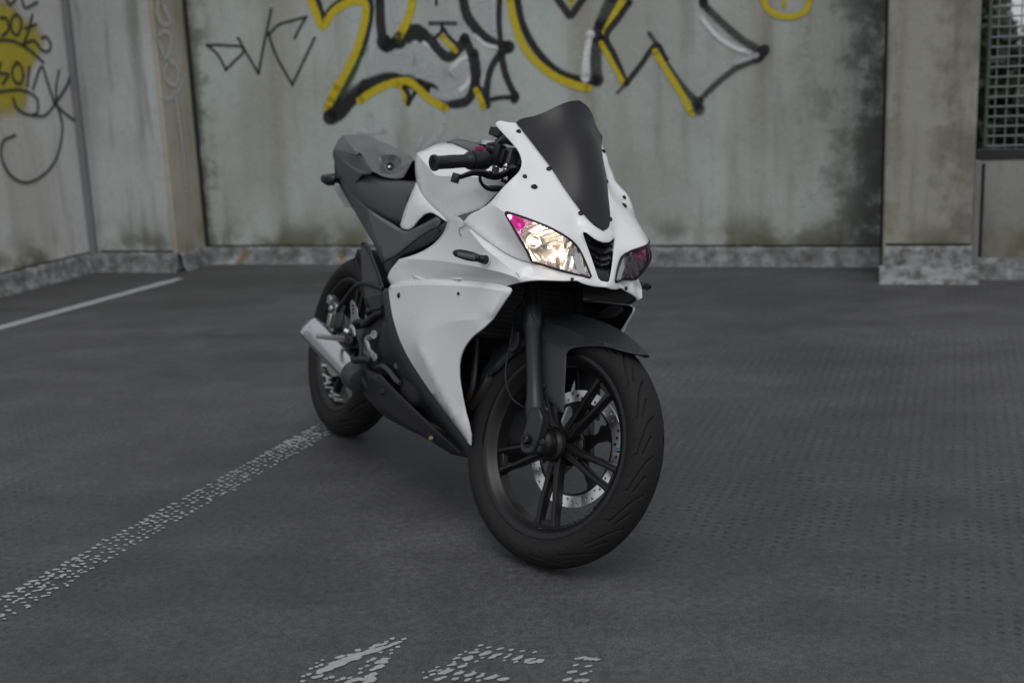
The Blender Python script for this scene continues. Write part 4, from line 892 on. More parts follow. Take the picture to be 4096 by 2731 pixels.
# axle clamp on the right leg: flattened lug, bolt, pinch bolt
b = MB(); y0 = -.120
lug = [AX + Vector((dx, y0, dz)) for dx, dz in ((-.024, .075), (.002, .082), (.024, .060), (.027, .015), (.024, -.026), (.010, -.034), (-.012, -.034), (-.024, -.022))]
b.prism(lug, (0, .030, 0)); b.build('axle_lug', M['fork'], fl, st=True, bevel=.005)
b = MB(); b.lathe(AX + Vector((0, y0 + .002, 0)), (0, -1, 0), [(-.002, .0185), (.002, .0185), (.003, .017), (.003, .0125), (.004, .0125)], 28)
b.lathe(AX + Vector((0, y0 - .002, 0)), (0, -1, 0), [(0, .0118), (.012, .0118), (.0135, .0100), (.0135, .006), (.011, .005), (.011, 0)], 6); b.build('axle_bolt', M['bolt'], fl, st=True, angle=25)
screw('pinch_bolt', AX + Vector((.030, -.105, .004)), (.5, -1, 0), fl, r=.0065, st=True)
b = MB(); b.lathe(AX + Vector((0, -.052, 0)), (0, -1, 0), [(0, .034), (.010, .036), (.020, .036), (.028, .031), (.032, .026), (.036, .024)], 40); b.build('wheel_spacer', M['wheel'], fl, st=True)
b = MB(); b.box(AX + Vector((.115, .088, .055)), (.05, .040, .11), Matrix.Rotation(radians(-15), 3, 'Y')); b.box(AX + Vector((.06, .10, .06)), (.07, .02, .03)); b.build('brake_caliper', M['black'], bike, st=True, bevel=.008)
# yokes
b = MB(); top = AX + fk * .60; low = AX + fk * .44
b.box(low + Vector((-.02, 0, 0)), (.07, .24, .035), Matrix.Rotation(-RAKE, 3, 'Y')); b.box(top + Vector((-.02, 0, 0)), (.06, .23, .022), Matrix.Rotation(-RAKE, 3, 'Y')); b.build('fork_yoke', M['black'], bike, st=True, bevel=.006)
# speed sensor bracket and cable by the right leg
b = MB(); b.prism([(1.1899,-0.1,0.5125), (1.1865,-0.1,0.534), (1.1964,-0.1,0.5398), (1.207,-0.1,0.5346), (1.2155,-0.1,0.5106), (1.2149,-0.1,0.4933), (1.2053,-0.1,0.4825), (1.1888,-0.1,0.4789), (1.184,-0.1,0.4927), (1.1933,-0.1,0.4972)], (0, .012, 0)); b.build('cable_bracket', M['black'], bike, st=True, bevel=.002)
b = MB(); b.tube([(1.1946,-0.1,0.4765), (1.2016,-0.105,0.4525), (1.2128,-0.108,0.4251), (1.2301,-0.108,0.3974), (1.2463,-0.1,0.3757), (1.2658,-0.09,0.3663), (1.2804,-0.075,0.3612)], .0028, 8); b.tube([(1.1913,-0.1,0.4976), (1.185,-0.1,0.5405), (1.1769,-0.1,0.5677), (1.179,-0.1,0.5893), (1.1821,-0.09,0.6112), (1.1514,-0.06,0.6294)], .003, 8); b.build('sensor_cable', M['black'], bike, st=True)
b = MB(); b.tube([(1.2365,-0.12,0.6133), (1.2564,-0.125,0.5879), (1.2712,-0.124,0.5742), (1.2797,-0.118,0.5631)], .0018, 6); b.build('cable_tie', M['black'], bike, st=True)

# ---------------------------------------------------------------- front mudguard
def arc_guard(name, th0, th1, r, hw, m, parent, crownh=.010, n=46):
    "shell following the tyre, crease lines along its shoulders"
    prof = [(-1.0, -.062), (-.98, -.035), (-.90, -.014), (-.62, -.003), (-.30, .0), (-.08, .004), (0, .006), (.08, .004), (.30, 0), (.62, -.003), (.90, -.014), (.98, -.035), (1.0, -.062)]
    vs = []
    for k in range(n + 1):
        f = k / n; th = th0 + (th1 - th0) * f
        tip = min(1, max(0, (f - .62) / .38)); back = min(1, max(0, (.30 - f) / .30))
        wsc = 1 - .93 * tip ** 1.7 - .35 * back ** 2; drop = 1 - .95 * min(1, tip * 1.3) - .6 * back
        for u, dr in prof: vs.append((1.355 + (r + (dr * drop if dr < 0 else dr)) * cos(th) + .010 * tip * cos(th), u * hw * wsc, .296 + (r + (dr * drop if dr < 0 else dr)) * sin(th)))
    m_ = len(prof); fs = [(k * m_ + i, k * m_ + i + 1, (k + 1) * m_ + i + 1, (k + 1) * m_ + i) for k in range(n) for i in range(m_ - 1)]
    o = mk(name, steer(vs), fs, m, parent); s = o.modifiers.new('solid', 'SOLIDIFY'); s.thickness = .003; s.offset = 0; return o
fd = arc_guard('front_mudguard', radians(168), radians(104), .316, .060, M['carbon'], bike)
CR = lambda a, r: (1.355 + r * cos(radians(a)), 0., .296 + r * sin(radians(a)))
side_segs = [[(1.2468,-0.074,0.5516), (1.2442,-0.06,0.5809), CR(110,.330)], [CR(110,.330), CR(105,.330), CR(95,.323), CR(85,.320), CR(75,.321), CR(66,.323), CR(60,.326), CR(56.3,.328)],
   [CR(56.3,.328), (1.5293,-0.016,0.5655), (1.512,-0.03,0.5624), (1.4887,-0.045,0.5615), (1.471,-0.053,0.5622), (1.4472,-0.06,0.5602), (1.3955,-0.066,0.5469), (1.3631,-0.067,0.5347), (1.35,-0.067,0.5229), (1.3494,-0.067,0.512)], [(1.3494,-0.067,0.512), (1.3623,-0.068,0.4765), (1.3745,-0.069,0.4386), (1.3945,-0.07,0.3804)], [(1.3945,-0.07,0.3804), (1.3839,-0.07,0.3789)], [(1.3839,-0.07,0.3789), (1.3488,-0.074,0.3956), (1.3071,-0.078,0.4112)], [(1.3071,-0.078,0.4112), (1.2804,-0.078,0.4752), (1.2468,-0.074,0.5516)]]
side_ = surf(side_segs, creases=[[(1.2504,-0.075,0.5448), (1.2957,-0.073,0.5305), (1.3496,-0.068,0.5179)], [(1.2407,-0.052,0.5793), (1.2913,-0.052,0.5774), (1.333,-0.05,0.5742), (1.3851,-0.046,0.5703), (1.4415,-0.039,0.5695), (1.4884,-0.022,0.5687), (1.5231,-0.012,0.5658)]], d=(.64, -.72, .15), step=.010, memb=40)
panel('mudguard_front', side_, [M['carbon']] * 3, fd, th=.003, weld=True, st=True)
screw('mudguard_bolt', (1.3146,-0.08,0.4247), (.1, -1, 0), fd, r=.0075, st=True)

# ---------------------------------------------------------------- upper cowl
K_ = dict(e3=(1.366,-0.17,0.7255))
cowl_segs = [
 [(1.3793,0,0.8279), (1.3686,-0.02,0.8364), (1.342,-0.037,0.8576), (1.2842,-0.061,0.9054), (1.2284,-0.08,0.954), (1.1502,-0.106,1.013), (1.0945,-0.128,1.0568)],
 [(1.0945,-0.128,1.0568), (1.0794,-0.144,1.0553), (1.0634,-0.157,1.0561)],
 [(1.0634,-0.157,1.0561), (1.0558,-0.163,1.0525), (1.0529,-0.165,1.0463)],
 [(1.0529,-0.165,1.0463), (1.0803,-0.16,1.0314), (1.1174,-0.15,1.01), (1.1584,-0.142,0.9855), (1.1843,-0.142,0.9611), (1.2145,-0.161,0.9337), (1.2175,-0.184,0.9063), (1.2105,-0.2,0.8813), (1.1906,-0.214,0.8454), (1.1606,-0.221,0.8257), (1.1203,-0.227,0.8074), (1.1036,-0.231,0.7888)],
 [(1.1036,-0.231,0.7888), (1.1858,-0.22,0.7649), (1.2324,-0.202,0.7471), (1.2679,-0.183,0.7334), (1.306,-0.171,0.7266), (1.3353,-0.152,0.7247)],
 [(1.3353,-0.152,0.7247), (1.3362,-0.17,0.7487), (1.3177,-0.197,0.7852), (1.2677,-0.209,0.8248)],
 [(1.2677,-0.209,0.8248), (1.2672,-0.209,0.8294), (1.2744,-0.207,0.8312)],
 [(1.2744,-0.207,0.8312), (1.3225,-0.18,0.8248), (1.3709,-0.135,0.811), (1.386,-0.085,0.7925), (1.3878,-0.062,0.7764), (1.4006,-0.047,0.7505), (1.419,-0.034,0.7185)],
 [(1.419,-0.034,0.7185), (1.4185,-0.036,0.7145), (1.4131,-0.046,0.7131)],
 [(1.4131,-0.046,0.7131), (1.4071,-0.062,0.7016)],
 [(1.4071,-0.062,0.7016), (1.4171,-0.046,0.6984), (1.4258,-0.026,0.6973), (1.4379,0,0.7003)],
 [(1.4379,0,0.7003), (1.4271,0,0.7109)],
 [(1.4271,0,0.7109), (1.4275,-0.012,0.7111), (1.4236,-0.018,0.7168)], [(1.4236,-0.018,0.7168), (1.404,-0.03,0.754), (1.3783,-0.042,0.7954), (1.3678,-0.047,0.8135)],
 [(1.3678,-0.047,0.8135), (1.3659,-0.046,0.8178), (1.3733,-0.041,0.8183)], [(1.3733,-0.041,0.8183), (1.3875,-0.018,0.8055), (1.3908,0,0.8025)],
 [(1.3908,0,0.8025), (1.3793,0,0.8279)]]
cowl_pins = [(1.2345,-0.141,0.9134), (1.2005,-0.213,0.7971), (1.2587,-0.192,0.7667), (1.2842,-0.166,0.8624)]
cowl_cr = [[(1.0794,-0.144,1.0553), (1.1228,-0.138,1.0269), (1.1625,-0.123,0.9893), (1.2096,-0.105,0.9501), (1.2837,-0.088,0.896), (1.3274,-0.071,0.8539), (1.3513,-0.054,0.8248), (1.3678,-0.047,0.8135)]]
cowls = surf(cowl_segs, creases=[[(1.1906,-0.214,0.8454), (1.2313,-0.213,0.8378), (1.2675,-0.209,0.8254)]], soft=cowl_cr, pins=cowl_pins, step=.0105, memb=30)
cowl = panel('upper_cowl', cowls, WHT, bike, th=.0035, weld=True)
for p in ((1.1432,-0.145,1.0354), (1.2303,-0.09,0.9538), (1.3415,-0.046,0.8598)):
    p, nv = snap(p, cowls)
    for s in (1, -1): screw('screen_screw', p, nv, cowl, r=.0050, side=s)
for p, r in (((1.2215,-0.148,0.9236), .0046), ((1.2538,-0.135,0.9024), .0064)):
    p, nv = snap(p, cowls)
    for s in (1, -1): screw('mirror_mount_plug', p, nv, cowl, r=r, side=s)

# screen
scr_segs = [[(1.3793,0,0.8279), (1.367,-0.02,0.8378), (1.3399,-0.038,0.8598), (1.2814,-0.061,0.9084), (1.229,-0.08,0.9556), (1.1517,-0.106,1.014), (1.0958,-0.128,1.0568)],
 [(1.0958,-0.128,1.0568), (1.1022,-0.125,1.0646), (1.1161,-0.114,1.0727), (1.1249,-0.098,1.0796), (1.1355,-0.077,1.0933), (1.152,-0.05,1.1156), (1.1589,-0.027,1.1307), (1.1618,0,1.1397)]]
scrs = surf(scr_segs, pins=[(1.242,0,1.047), (1.3057,0,0.955), (1.3514,0,0.88)], step=.010, memb=30, d=(.8, 0, .6), sym=True)
scr = panel('windscreen', scrs, M['screen'], bike, th=.0025, off=.003, ns=30)
# cockpit behind the screen
b = MB(); b.box((1.10, 0, .985), (.10, .16, .09), Matrix.Rotation(radians(30), 3, 'Y')); b.box((1.17, 0, .90), (.14, .17, .06), Matrix.Rotation(radians(45), 3, 'Y')); b.build('instrument_housing', M['black'], bike, bevel=.012)
ins = surf([[(1.3739,-0.001,0.8353), (1.342,-0.037,0.8576), (1.2793,-0.058,0.9057), (1.2216,-0.076,0.9544)], [(1.2216,-0.076,0.9544), (1.10, -.075, .94)], [(1.10, -.075, .94), (1.09, -.04, .93), (1.10, 0, .93)], [(1.10, 0, .93), (1.2, 0, .885), (1.3739,-0.001,0.8353)]], step=.02, d=(.9, -.2, .4))
panel('cowl_liner', ins, M['inner'], bike, th=.002, weld=True, off=-.012)

# ---------------------------------------------------------------- nose grille
gr = surf([[(1.4027,0,0.7091), (1.4082,-0.022,0.7144), (1.3774,-0.034,0.7538), (1.3496,-0.046,0.7979), (1.3408,-0.052,0.8191)], [(1.3408,-0.052,0.8191), (1.3433,-0.03,0.8183), (1.3596,0,0.8061)], [(1.3596,0,0.8061), (1.4027,0,0.7091)]], step=.012)
ng = panel('nose_grille', gr, M['inner'], bike, th=.002, weld=True)
for (x0, y0, x1, y1, x2, y2) in ((1045,1062,1110,1105,1160,1138), (1062,1110,1120,1160,1195,1208), (1085,1175,1140,1225,1198,1258), (1105,1232,1150,1262,1200,1290)):
    pass
for q in ([(1.3749,-0.046,0.8067), (1.3874,-0.033,0.7992), (1.3885,-0.016,0.7936), (1.384,0,0.7932)], [(1.3824,-0.042,0.7933), (1.3965,-0.03,0.7837), (1.3995,-0.014,0.7773), (1.3976,0,0.7746)], [(1.3923,-0.036,0.7738), (1.4036,-0.025,0.7654), (1.4064,-0.011,0.7601), (1.4044,0,0.7578)], [(1.401,-0.031,0.759), (1.4091,-0.02,0.7514), (1.4115,0,0.7454)]):
    q = [Vector(p) + Vector((-.010, 0, 0)) for p in q]
    full = q + [Vector((p.x, -p.y, p.z)) for p in q[-2::-1]]
    b = MB()
    for a_, c_ in zip(full[:-1], full[1:]):
        up = Vector((-.012, 0, .010)); th_ = Vector((-.004, 0, -.004))
        b.add([a_, c_, c_ + up, a_ + up, a_ + th_, c_ + th_, c_ + up + th_, a_ + up + th_], [(0, 1, 2, 3), (7, 6, 5, 4), (0, 4, 5, 1), (3, 2, 6, 7)])
    b.build('slat', M['gloss'], ng, angle=50)
ch = surf([[(1.3999,-0.026,0.7419), (1.4069,-0.018,0.7375), (1.4172,0,0.7341)], [(1.4172,0,0.7341), (1.4251,0,0.7109)], [(1.4251,0,0.7109), (1.4227,-0.013,0.7114), (1.4202,-0.02,0.7176), (1.3999,-0.026,0.7419)]], step=.008)
panel('chin_insert', ch, M['black'], ng, th=.004, weld=True)

# ---------------------------------------------------------------- headlights
hl_segs = [[(1.3348,-0.152,0.7259), (1.336,-0.17,0.7492), (1.319,-0.197,0.7853), (1.269,-0.2085,0.8256)], [(1.269,-0.2085,0.8256), (1.2703,-0.2085,0.8291), (1.276,-0.207,0.8304)],
 [(1.276,-0.207,0.8304), (1.3228,-0.18,0.8239), (1.3712,-0.135,0.8101), (1.3852,-0.085,0.7915), (1.387,-0.062,0.7754), (1.3997,-0.047,0.7498), (1.4191,-0.035,0.7178)],
 [(1.4191,-0.035,0.7178), (1.4188,-0.037,0.7147), (1.4142,-0.044,0.7141)], [(1.4142,-0.044,0.7141), (1.3712,-0.079,0.7171), (1.3399,-0.115,0.7221), (1.3348,-0.152,0.7259)]]
lens_surf = surf(hl_segs, pins=[(1.3597,-0.133,0.7673), (1.3817,-0.093,0.7513)], step=.012, memb=.05)
deep = lambda p, k: tuple(Vector(p) - Vector((.80, -.30, -.05)) * k)
bowl_surf = surf(hl_segs, creases=[[deep((1.3268,-0.15,0.7385), .012), deep((1.3482,-0.112,0.7351), .016), deep((1.3851,-0.078,0.7308), .010)], [deep((1.3851,-0.078,0.7308), .010), deep((1.3825,-0.095,0.7663), .022), deep((1.378,-0.112,0.7996), .020)]], pins=[deep((1.3045,-0.188,0.8114), .045), deep((1.2865,-0.194,0.8211), .030), deep((1.3397,-0.143,0.7699), .075), deep((1.3665,-0.113,0.7711), .070), deep((1.3347,-0.165,0.7873), .05)], step=.008, memb=4, d=(.95, -.25, .1))
for s in (1, -1):
    lit = s > 0
    hb = panel('headlight', bowl_surf, M['reflector'], bike, th=.0, side=s, off=-.004)
    hb.name = 'headlight'
    hb['label'] = 'lit headlight with warm glow' if lit else 'unlit headlight with clear lens'
    panel('lens', lens_surf, M['lens'], hb, th=0, side=s)
    loop = outline_pts(hl_segs, .012); loop = [Vector(p) for p in loop] + [Vector(loop[0])]
    b = MB(); b.tube(loop, .0028, 6, smooth=False, cap=False); b.build('gasket', M['inner'], hb, mirror=s < 0)
    # main bulb and its shield
    c = Vector(deep((1.3419,-0.148,0.7708), .050)); ax_ = Vector((.93, -.12, -.05))
    b = MB(); b.lathe(c - ax_ * .012, ax_, [(0, .022), (.006, .022), (.006, .016), (.0, .014)], 24); b.build('bulb_socket', M['alu'], hb, mirror=s < 0)
    b = MB(); b.lathe(c - ax_ * .010, ax_, [(0, .0065), (.030, .0065), (.036, .004), (.037, 0)], 16); b.build('bulb', M['bulb'] if lit else M['bulboff'], hb, mirror=s < 0)
    # small pink position lamp in the outer corner
    ps = surf([[(1.2649,-0.2055,0.8266), (1.2862,-0.192,0.8245), (1.3064,-0.179,0.8199)], [(1.3064,-0.179,0.8199), (1.313,-0.175,0.8076), (1.3052,-0.178,0.7964)], [(1.3052,-0.178,0.7964), (1.2932,-0.188,0.7981), (1.2791,-0.199,0.8097), (1.2649,-0.2055,0.8266)]], pins=[deep((1.3045,-0.188,0.8114), .028)], step=.006)
    panel('position_lamp_bowl', ps, M['refpink'] if lit else M['refpinkoff'], hb, th=0, side=s, off=.001)
    b = MB(); p = Vector((1.2783,-0.199,0.8198)); b.lathe(p - Vector((.006, 0, 0)), (1, -.4, 0), [(0, .005), (.005, .0062), (.010, .005), (.013, 0)], 14); b.build('position_lamp', M['pinkled'] if lit else M['pinkledoff'], hb, mirror=s < 0)
    # fluted inner strip of the lens
    b = MB()
    for k in range(13):
        f = k / 12; p0 = Vector((1.3921,-0.068,0.7714)).lerp(Vector((1.4162,-0.043,0.72)), f) - Vector((.006, 0, 0)); p1 = p0 + Vector((-.010, -.018, .003))
        b.tube([p0, p1], .0022, 6)
    b.build('lens_flute', M['bulboff'], hb, mirror=s < 0)

# ---------------------------------------------------------------- side fairing (middle)
mid_segs = [
 [(1.0959,-0.227,0.7881), (1.1784,-0.216,0.7642), (1.2271,-0.199,0.7464), (1.2627,-0.18,0.7327), (1.3009,-0.168,0.7259), (1.3305,-0.149,0.7237)],
 [(1.3305,-0.149,0.7237), (1.3373,-0.113,0.7202), (1.3702,-0.078,0.7156), (1.4137,-0.047,0.7127)],
 [(1.4137,-0.047,0.7127), (1.414,-0.05,0.709), (1.4093,-0.057,0.7053)],
 [(1.4093,-0.057,0.7053), (1.3941,-0.089,0.6983), (1.361,-0.138,0.6883), (1.3445,-0.162,0.6801), (1.3235,-0.176,0.6697), (1.2915,-0.184,0.6583)],
 [(1.279,-0.181,0.6564), (1.2239,-0.187,0.6513), (1.1519,-0.193,0.646), (0.9431,-0.2,0.6223), (0.7822,-0.198,0.601), (0.6513,-0.192,0.5746)],
 [(0.6513,-0.192,0.5746), (0.6254,-0.197,0.5938), (0.6406,-0.2,0.6151), (0.7003,-0.205,0.6541)],
 [(0.7003,-0.205,0.6541), (0.7759,-0.204,0.6728), (0.8483,-0.203,0.6959), (0.9038,-0.201,0.7234), (0.9442,-0.201,0.7569), (0.9613,-0.204,0.7895)],
 [(0.9613,-0.204,0.7895), (1.0251,-0.214,0.7983), (1.094,-0.226,0.7881)]]
mid_cr = [[(0.7003,-0.205,0.6541), (0.8357,-0.211,0.6681), (0.9541,-0.216,0.6774), (1.1027,-0.221,0.6849), (1.2133,-0.22,0.6878), (1.3075,-0.2,0.687), (1.34,-0.178,0.6816)],
 [(1.34,-0.178,0.6816), (1.3396,-0.172,0.6741)],
 [(1.0942,-0.226,0.788), (1.1526,-0.229,0.7669), (1.2276,-0.224,0.7356), (1.2998,-0.2,0.7076), (1.34,-0.178,0.6816)],
 [(1.0444,-0.216,0.7716), (1.1122,-0.222,0.7564), (1.2276,-0.224,0.7356)][:0] or [(0.7177,-0.199,0.6289), (0.9501,-0.208,0.6463), (1.1742,-0.208,0.6631), (1.2769,-0.187,0.6631)]]
mids = surf(mid_segs, creases=[mid_cr[0], mid_cr[2]], soft=[mid_cr[3]], step=.0105, memb=60)
lowf_segs = [
 [(0.6512,-0.196,0.5749), (0.7155,-0.201,0.5925), (0.7933,-0.204,0.6063), (0.9534,-0.206,0.6278), (1.1636,-0.2,0.6508), (1.2681,-0.19,0.658), (1.3108,-0.183,0.6556)],
 [(1.3108,-0.183,0.6556), (1.3145,-0.182,0.6516), (1.3127,-0.183,0.6443)], [(1.3127,-0.183,0.6443), (1.2876,-0.186,0.6088), (1.2606,-0.188,0.5713)],
 [(1.2606,-0.188,0.5713), (1.2214,-0.19,0.5412), (1.1779,-0.189,0.515), (1.1376,-0.186,0.4784), (1.1191,-0.182,0.4435), (1.1169,-0.175,0.4046), (1.1265,-0.164,0.3621), (1.136,-0.148,0.3158), (1.1463,-0.138,0.2858), (1.1486,-0.128,0.26)],
 [(1.1486,-0.128,0.26), (1.1418,-0.12,0.2351)],
 [(1.1418,-0.12,0.2351), (1.0555,-0.14,0.2792), (0.9793,-0.158,0.3188), (0.8934,-0.174,0.3629), (0.8149,-0.185,0.4047), (0.759,-0.192,0.4437), (0.7029,-0.197,0.4956), (0.6587,-0.197,0.5444)], [(0.6587,-0.197,0.5444), (0.6459,-0.197,0.5658), (0.6512,-0.196,0.5749)]]
lowf_cr = [[(1.2606,-0.188,0.5713), (1.16,-0.201,0.553), (1.0433,-0.206,0.526), (0.9695,-0.208,0.5027), (0.9377,-0.208,0.4826)],
 [(0.9377,-0.208,0.4826), (0.9232,-0.206,0.4458), (0.9721,-0.201,0.4121), (1.0414,-0.18,0.3512), (1.1009,-0.157,0.2988), (1.1392,-0.124,0.2455)],
 [(1.3012,-0.19,0.6557), (1.2619,-0.196,0.5745)], [(0.6636,-0.2,0.5677), (0.8199,-0.209,0.5949), (1.0176,-0.212,0.62), (1.2162,-0.203,0.6405), (1.3071,-0.191,0.6448)]]
lowf = surf(lowf_segs, creases=[lowf_cr[0][:3], lowf_cr[2], lowf_cr[3]], soft=[lowf_cr[0][2:], lowf_cr[1]], pins=[(1.0505,-0.195,0.4525)], step=.0105, memb=20)
for s in (1, -1):
    sf = panel('side_fairing', mids, WHT, bike, th=.004, side=s)
    b = MB(); b.prism([(0.7758,-0.2,0.6266), (0.8784,-0.209,0.6177), (0.7737,-0.195,0.6052)], (-.01, .02, 0)); b.build('air_fin', M['white'], sf, mirror=s < 0, bevel=.002)
    b = MB(); b.prism([(0.9958,-0.204,0.6448), (1.1004,-0.212,0.6454), (0.9981,-0.196,0.634)], (-.01, .02, 0)); b.build('air_fin', M['white'], sf, mirror=s < 0, bevel=.002)
    lf = panel('lower_fairing', lowf, WHT, bike, th=.0055, side=s)
    screw('fairing_bolt', *snap((0.7378,-0.204,0.5566), lowf), lf, r=.0065, side=s); screw('fairing_bolt', *snap((1.1019,-0.208,0.6102), lowf), lf, r=.0036, side=s)
    screw('fairing_bolt', (1.4077,-0.078,0.7025), (.3, -.2, -.9), sf, r=.003, side=s)
    b = MB(); b.prism([(1.1586,0.15,0.5989), (1.227,0.165,0.6449), (1.247,0.168,0.6503), (1.2725,0.17,0.6495), (1.2748,0.17,0.644), (1.252,0.16,0.6212), (1.2047,0.152,0.6114)], (0, .010, -.004)); b.build('air_vane', M['grey'], lf, bevel=.002, mirror=s > 0)
    # indicator
    b = MB(); b.tube([(1.2462,-0.226,0.7101), (1.2474,-0.238,0.71), (1.2392,-0.246,0.7102)], [.0115, .010, .0085], 12); 
    b.tube([(1.2538,-0.248,0.7108), (1.2411,-0.259,0.7116), (1.2262,-0.271,0.7121), (1.2113,-0.281,0.7129), (1.1995,-0.287,0.7115), (1.1965,-0.288,0.7087)], [.008, .0115, .012, .0105, .008, .003], 12, flat=.75)
    ti = b.build('front_indicator', M['black'], bike, mirror=s < 0)
    b = MB(); b.tube([(1.2586,-0.2635,0.7105), (1.2367,-0.276,0.7105), (1.2154,-0.287,0.7109)], [.0058, .0062, .0048], 10, flat=.5); b.build('indicator_lens', M['smoke'], ti, mirror=s < 0)
    b = MB(); b.lathe((1.2415,-0.226,0.7096), (.45, -.9, 0), [(0, .0155), (.002, .0155), (.002, .012)], 20); b.build('indicator_base', M['white'], ti, mirror=s < 0)
b = MB(); b.tube([(1.1187,-0.2315,0.7827), (1.0932,-0.2255,0.7767), (1.0711,-0.2215,0.7714), (1.0718,-0.222,0.7628), (1.09,-0.2235,0.7521)], .0007, 5); b.build('crack', M['inner'], bike)
b = MB(); b.tube([(1.328,-0.186,0.6953), (1.337,-0.183,0.6903), (1.3429,-0.181,0.6856)], .0006, 5); b.build('scratch', M['inner'], bike)
# small dark wedge between cowl and tank
b = MB(); b.prism([(1.0091,-0.205,0.8002), (1.1203,-0.2,0.8289), (1.0953,-0.214,0.8046), (1.0837,-0.222,0.7878)], (-.004, .008, -.003)); b.build('cowl_infill', M['grey'], bike)

# ---------------------------------------------------------------- dark lower parts
band = surf([[(0.6424,-0.194,0.5657), (0.6519,-0.194,0.5439), (0.6962,-0.194,0.495), (0.7525,-0.189,0.443), (0.8085,-0.182,0.4039), (0.8872,-0.171,0.362), (0.9734,-0.155,0.3178), (1.0498,-0.137,0.2782), (1.1373,-0.117,0.2342)], [(1.1373,-0.117,0.2342), (1.1343,-0.112,0.2262), (1.1212,-0.105,0.2015)],
   [(1.1212,-0.105,0.2015), (1.0453,-0.122,0.2376), (0.961,-0.142,0.2814), (0.8646,-0.158,0.3233), (0.7674,-0.172,0.3703), (0.7014,-0.182,0.4191), (0.6431,-0.188,0.4784), (0.5999,-0.188,0.5282), (0.5883,-0.188,0.5491)], [(0.5883,-0.188,0.5491), (0.6009,-0.19,0.5585), (0.6424,-0.194,0.5657)]], step=.011)
belly = surf([[(0.6345,-0.18,0.4687), (0.6983,-0.174,0.4103), (0.7546,-0.166,0.3685), (0.8523,-0.152,0.3213), (0.9493,-0.136,0.2793), (1.0359,-0.117,0.2357), (1.1122,-0.1,0.1995)], [(1.1122,-0.1,0.1995), (1.011,-0.085,0.1849), (0.9694,-0.085,0.1911)], [(0.9694,-0.085,0.1911), (0.896,-0.105,0.2253), (0.7685,-0.125,0.2767), (0.6273,-0.14,0.3118), (0.562,-0.145,0.3225), (0.5421,-0.15,0.3665), (0.5752,-0.165,0.428), (0.6345,-0.18,0.4687)]], step=.014)
for s in (1, -1):
    panel('fairing_edge', band, [M['navy']] * 3, bike, th=.004, side=s); panel('belly_panel', belly, BLK, bike, th=.003, side=s)
cov = surf([[(0.4378,-0.168,0.3054), (0.5185,-0.176,0.3086), (0.5796,-0.176,0.3122), (0.641,-0.174,0.3135)], [(0.641,-0.174,0.3135), (0.7418,-0.165,0.2881), (0.8935,-0.148,0.2525), (1.0098,-0.13,0.2219), (1.0787,-0.112,0.1986)], [(1.0787,-0.112,0.1986), (1.0352,-0.108,0.1921)], [(1.0352,-0.108,0.1921), (0.9655,-0.112,0.1905), (0.9169,-0.118,0.1913), (0.7533,-0.132,0.1919), (0.6303,-0.14,0.1958), (0.5284,-0.148,0.2185), (0.403,-0.152,0.2439)], [(0.403,-0.152,0.2439), (0.404,-0.158,0.266), (0.4378,-0.168,0.3054)]],
   creases=[[(0.5165,-0.172,0.2489), (0.543,-0.18,0.2623), (0.5939,-0.184,0.2961), (0.641,-0.174,0.3135)][:0] or [(0.4314,-0.158,0.2441), (0.5622,-0.166,0.241), (0.6889,-0.16,0.2238), (0.8075,-0.15,0.2123), (0.9285,-0.136,0.2061), (1.0352,-0.108,0.1921)], [(0.5622,-0.166,0.241), (0.5959,-0.184,0.2917), (0.6212,-0.182,0.3064)]], step=.012)
ec = panel('exhaust_cover', cov, [M['black'], M['black'], M['inner']], bike, th=.004)
panel('belly_panel', cov, BLK, bike, th=.004, side=-1)
screw('cover_bolt', (0.6671,-0.171,0.2706), (.5, -.85, .2), ec, r=.006, m=M['bolt']); screw('cover_bolt', (0.9535,-0.138,0.2055), (.5, -.85, .2), ec, r=.005, m=mat('brass_bolt', (.35, .27, .10), .35, metal=1))
# fills the underside between the two belly sides
b = MB(); b.prism([(.62, -.085, .22), (.70, -.095, .175), (.95, -.085, .165), (1.12, -.06, .19), (1.15, -.06, .25), (1.08, -.10, .34), (.70, -.12, .36)], (0, .2, 0)); b.build('sump', M['inner'], bike, bevel=.02)

# ---------------------------------------------------------------- radiator, engine, frame
RX = .97
b = MB(); R_ = Matrix.Rotation(radians(-8), 3, 'Y')
b.box((1.07, 0, .62), (.02, .31, .20), R_); b.box((1.075, 0, .515), (.030, .33, .018), R_)
rad_ = b.build('radiator', M['inner'], bike, bevel=.003)
me = None
for k in range(15):
    if me is None:
        o = MB().box((0, 0, 0), (.008, .300, .0022)).build('radiator_fin', M['grey'], rad_, smooth=False); me = o.data
    else:
        o = bpy.data.objects.new('radiator_fin', me); C.objects.link(o); o.parent = rad_
    z = .530 + k * .0132; o.location = (1.085 - (z - .62) * .14, 0, z)
b = MB(); b.box((1.090, 0, .523), (.006, .30, .010), R_); b.box((1.080, .155, .62), (.02, .02, .21), R_); b.build('radiator_frame', M['grey'], rad_, bevel=.003)
b = MB(); b.box((.80, 0, .40), (.36, .23, .26)); b.box((.93, 0, .50), (.18, .20, .22), Matrix.Rotation(radians(20), 3, 'Y')); b.box((.60, 0, .36), (.20, .24, .20)); b.lathe((.78, -.10, .33), (0, -1, 0), [(0, .085), (.03, .085), (.045, .07), (.05, .03), (.05, 0)], 32); b.lathe((.62, -.10, .37), (0, -1, 0), [(0, .06), (.02, .06), (.03, .045), (.03, 0)], 28)
b.build('engine', M['inner'], bike, bevel=.012)
b = MB()
for k in range(7): b.box((.94 - k * .005, 0, .43 + k * .022), (.20, .235, .006), Matrix.Rotation(radians(20), 3, 'Y'))
b.build('cylinder_fin', M['black'], bike, smooth=False)
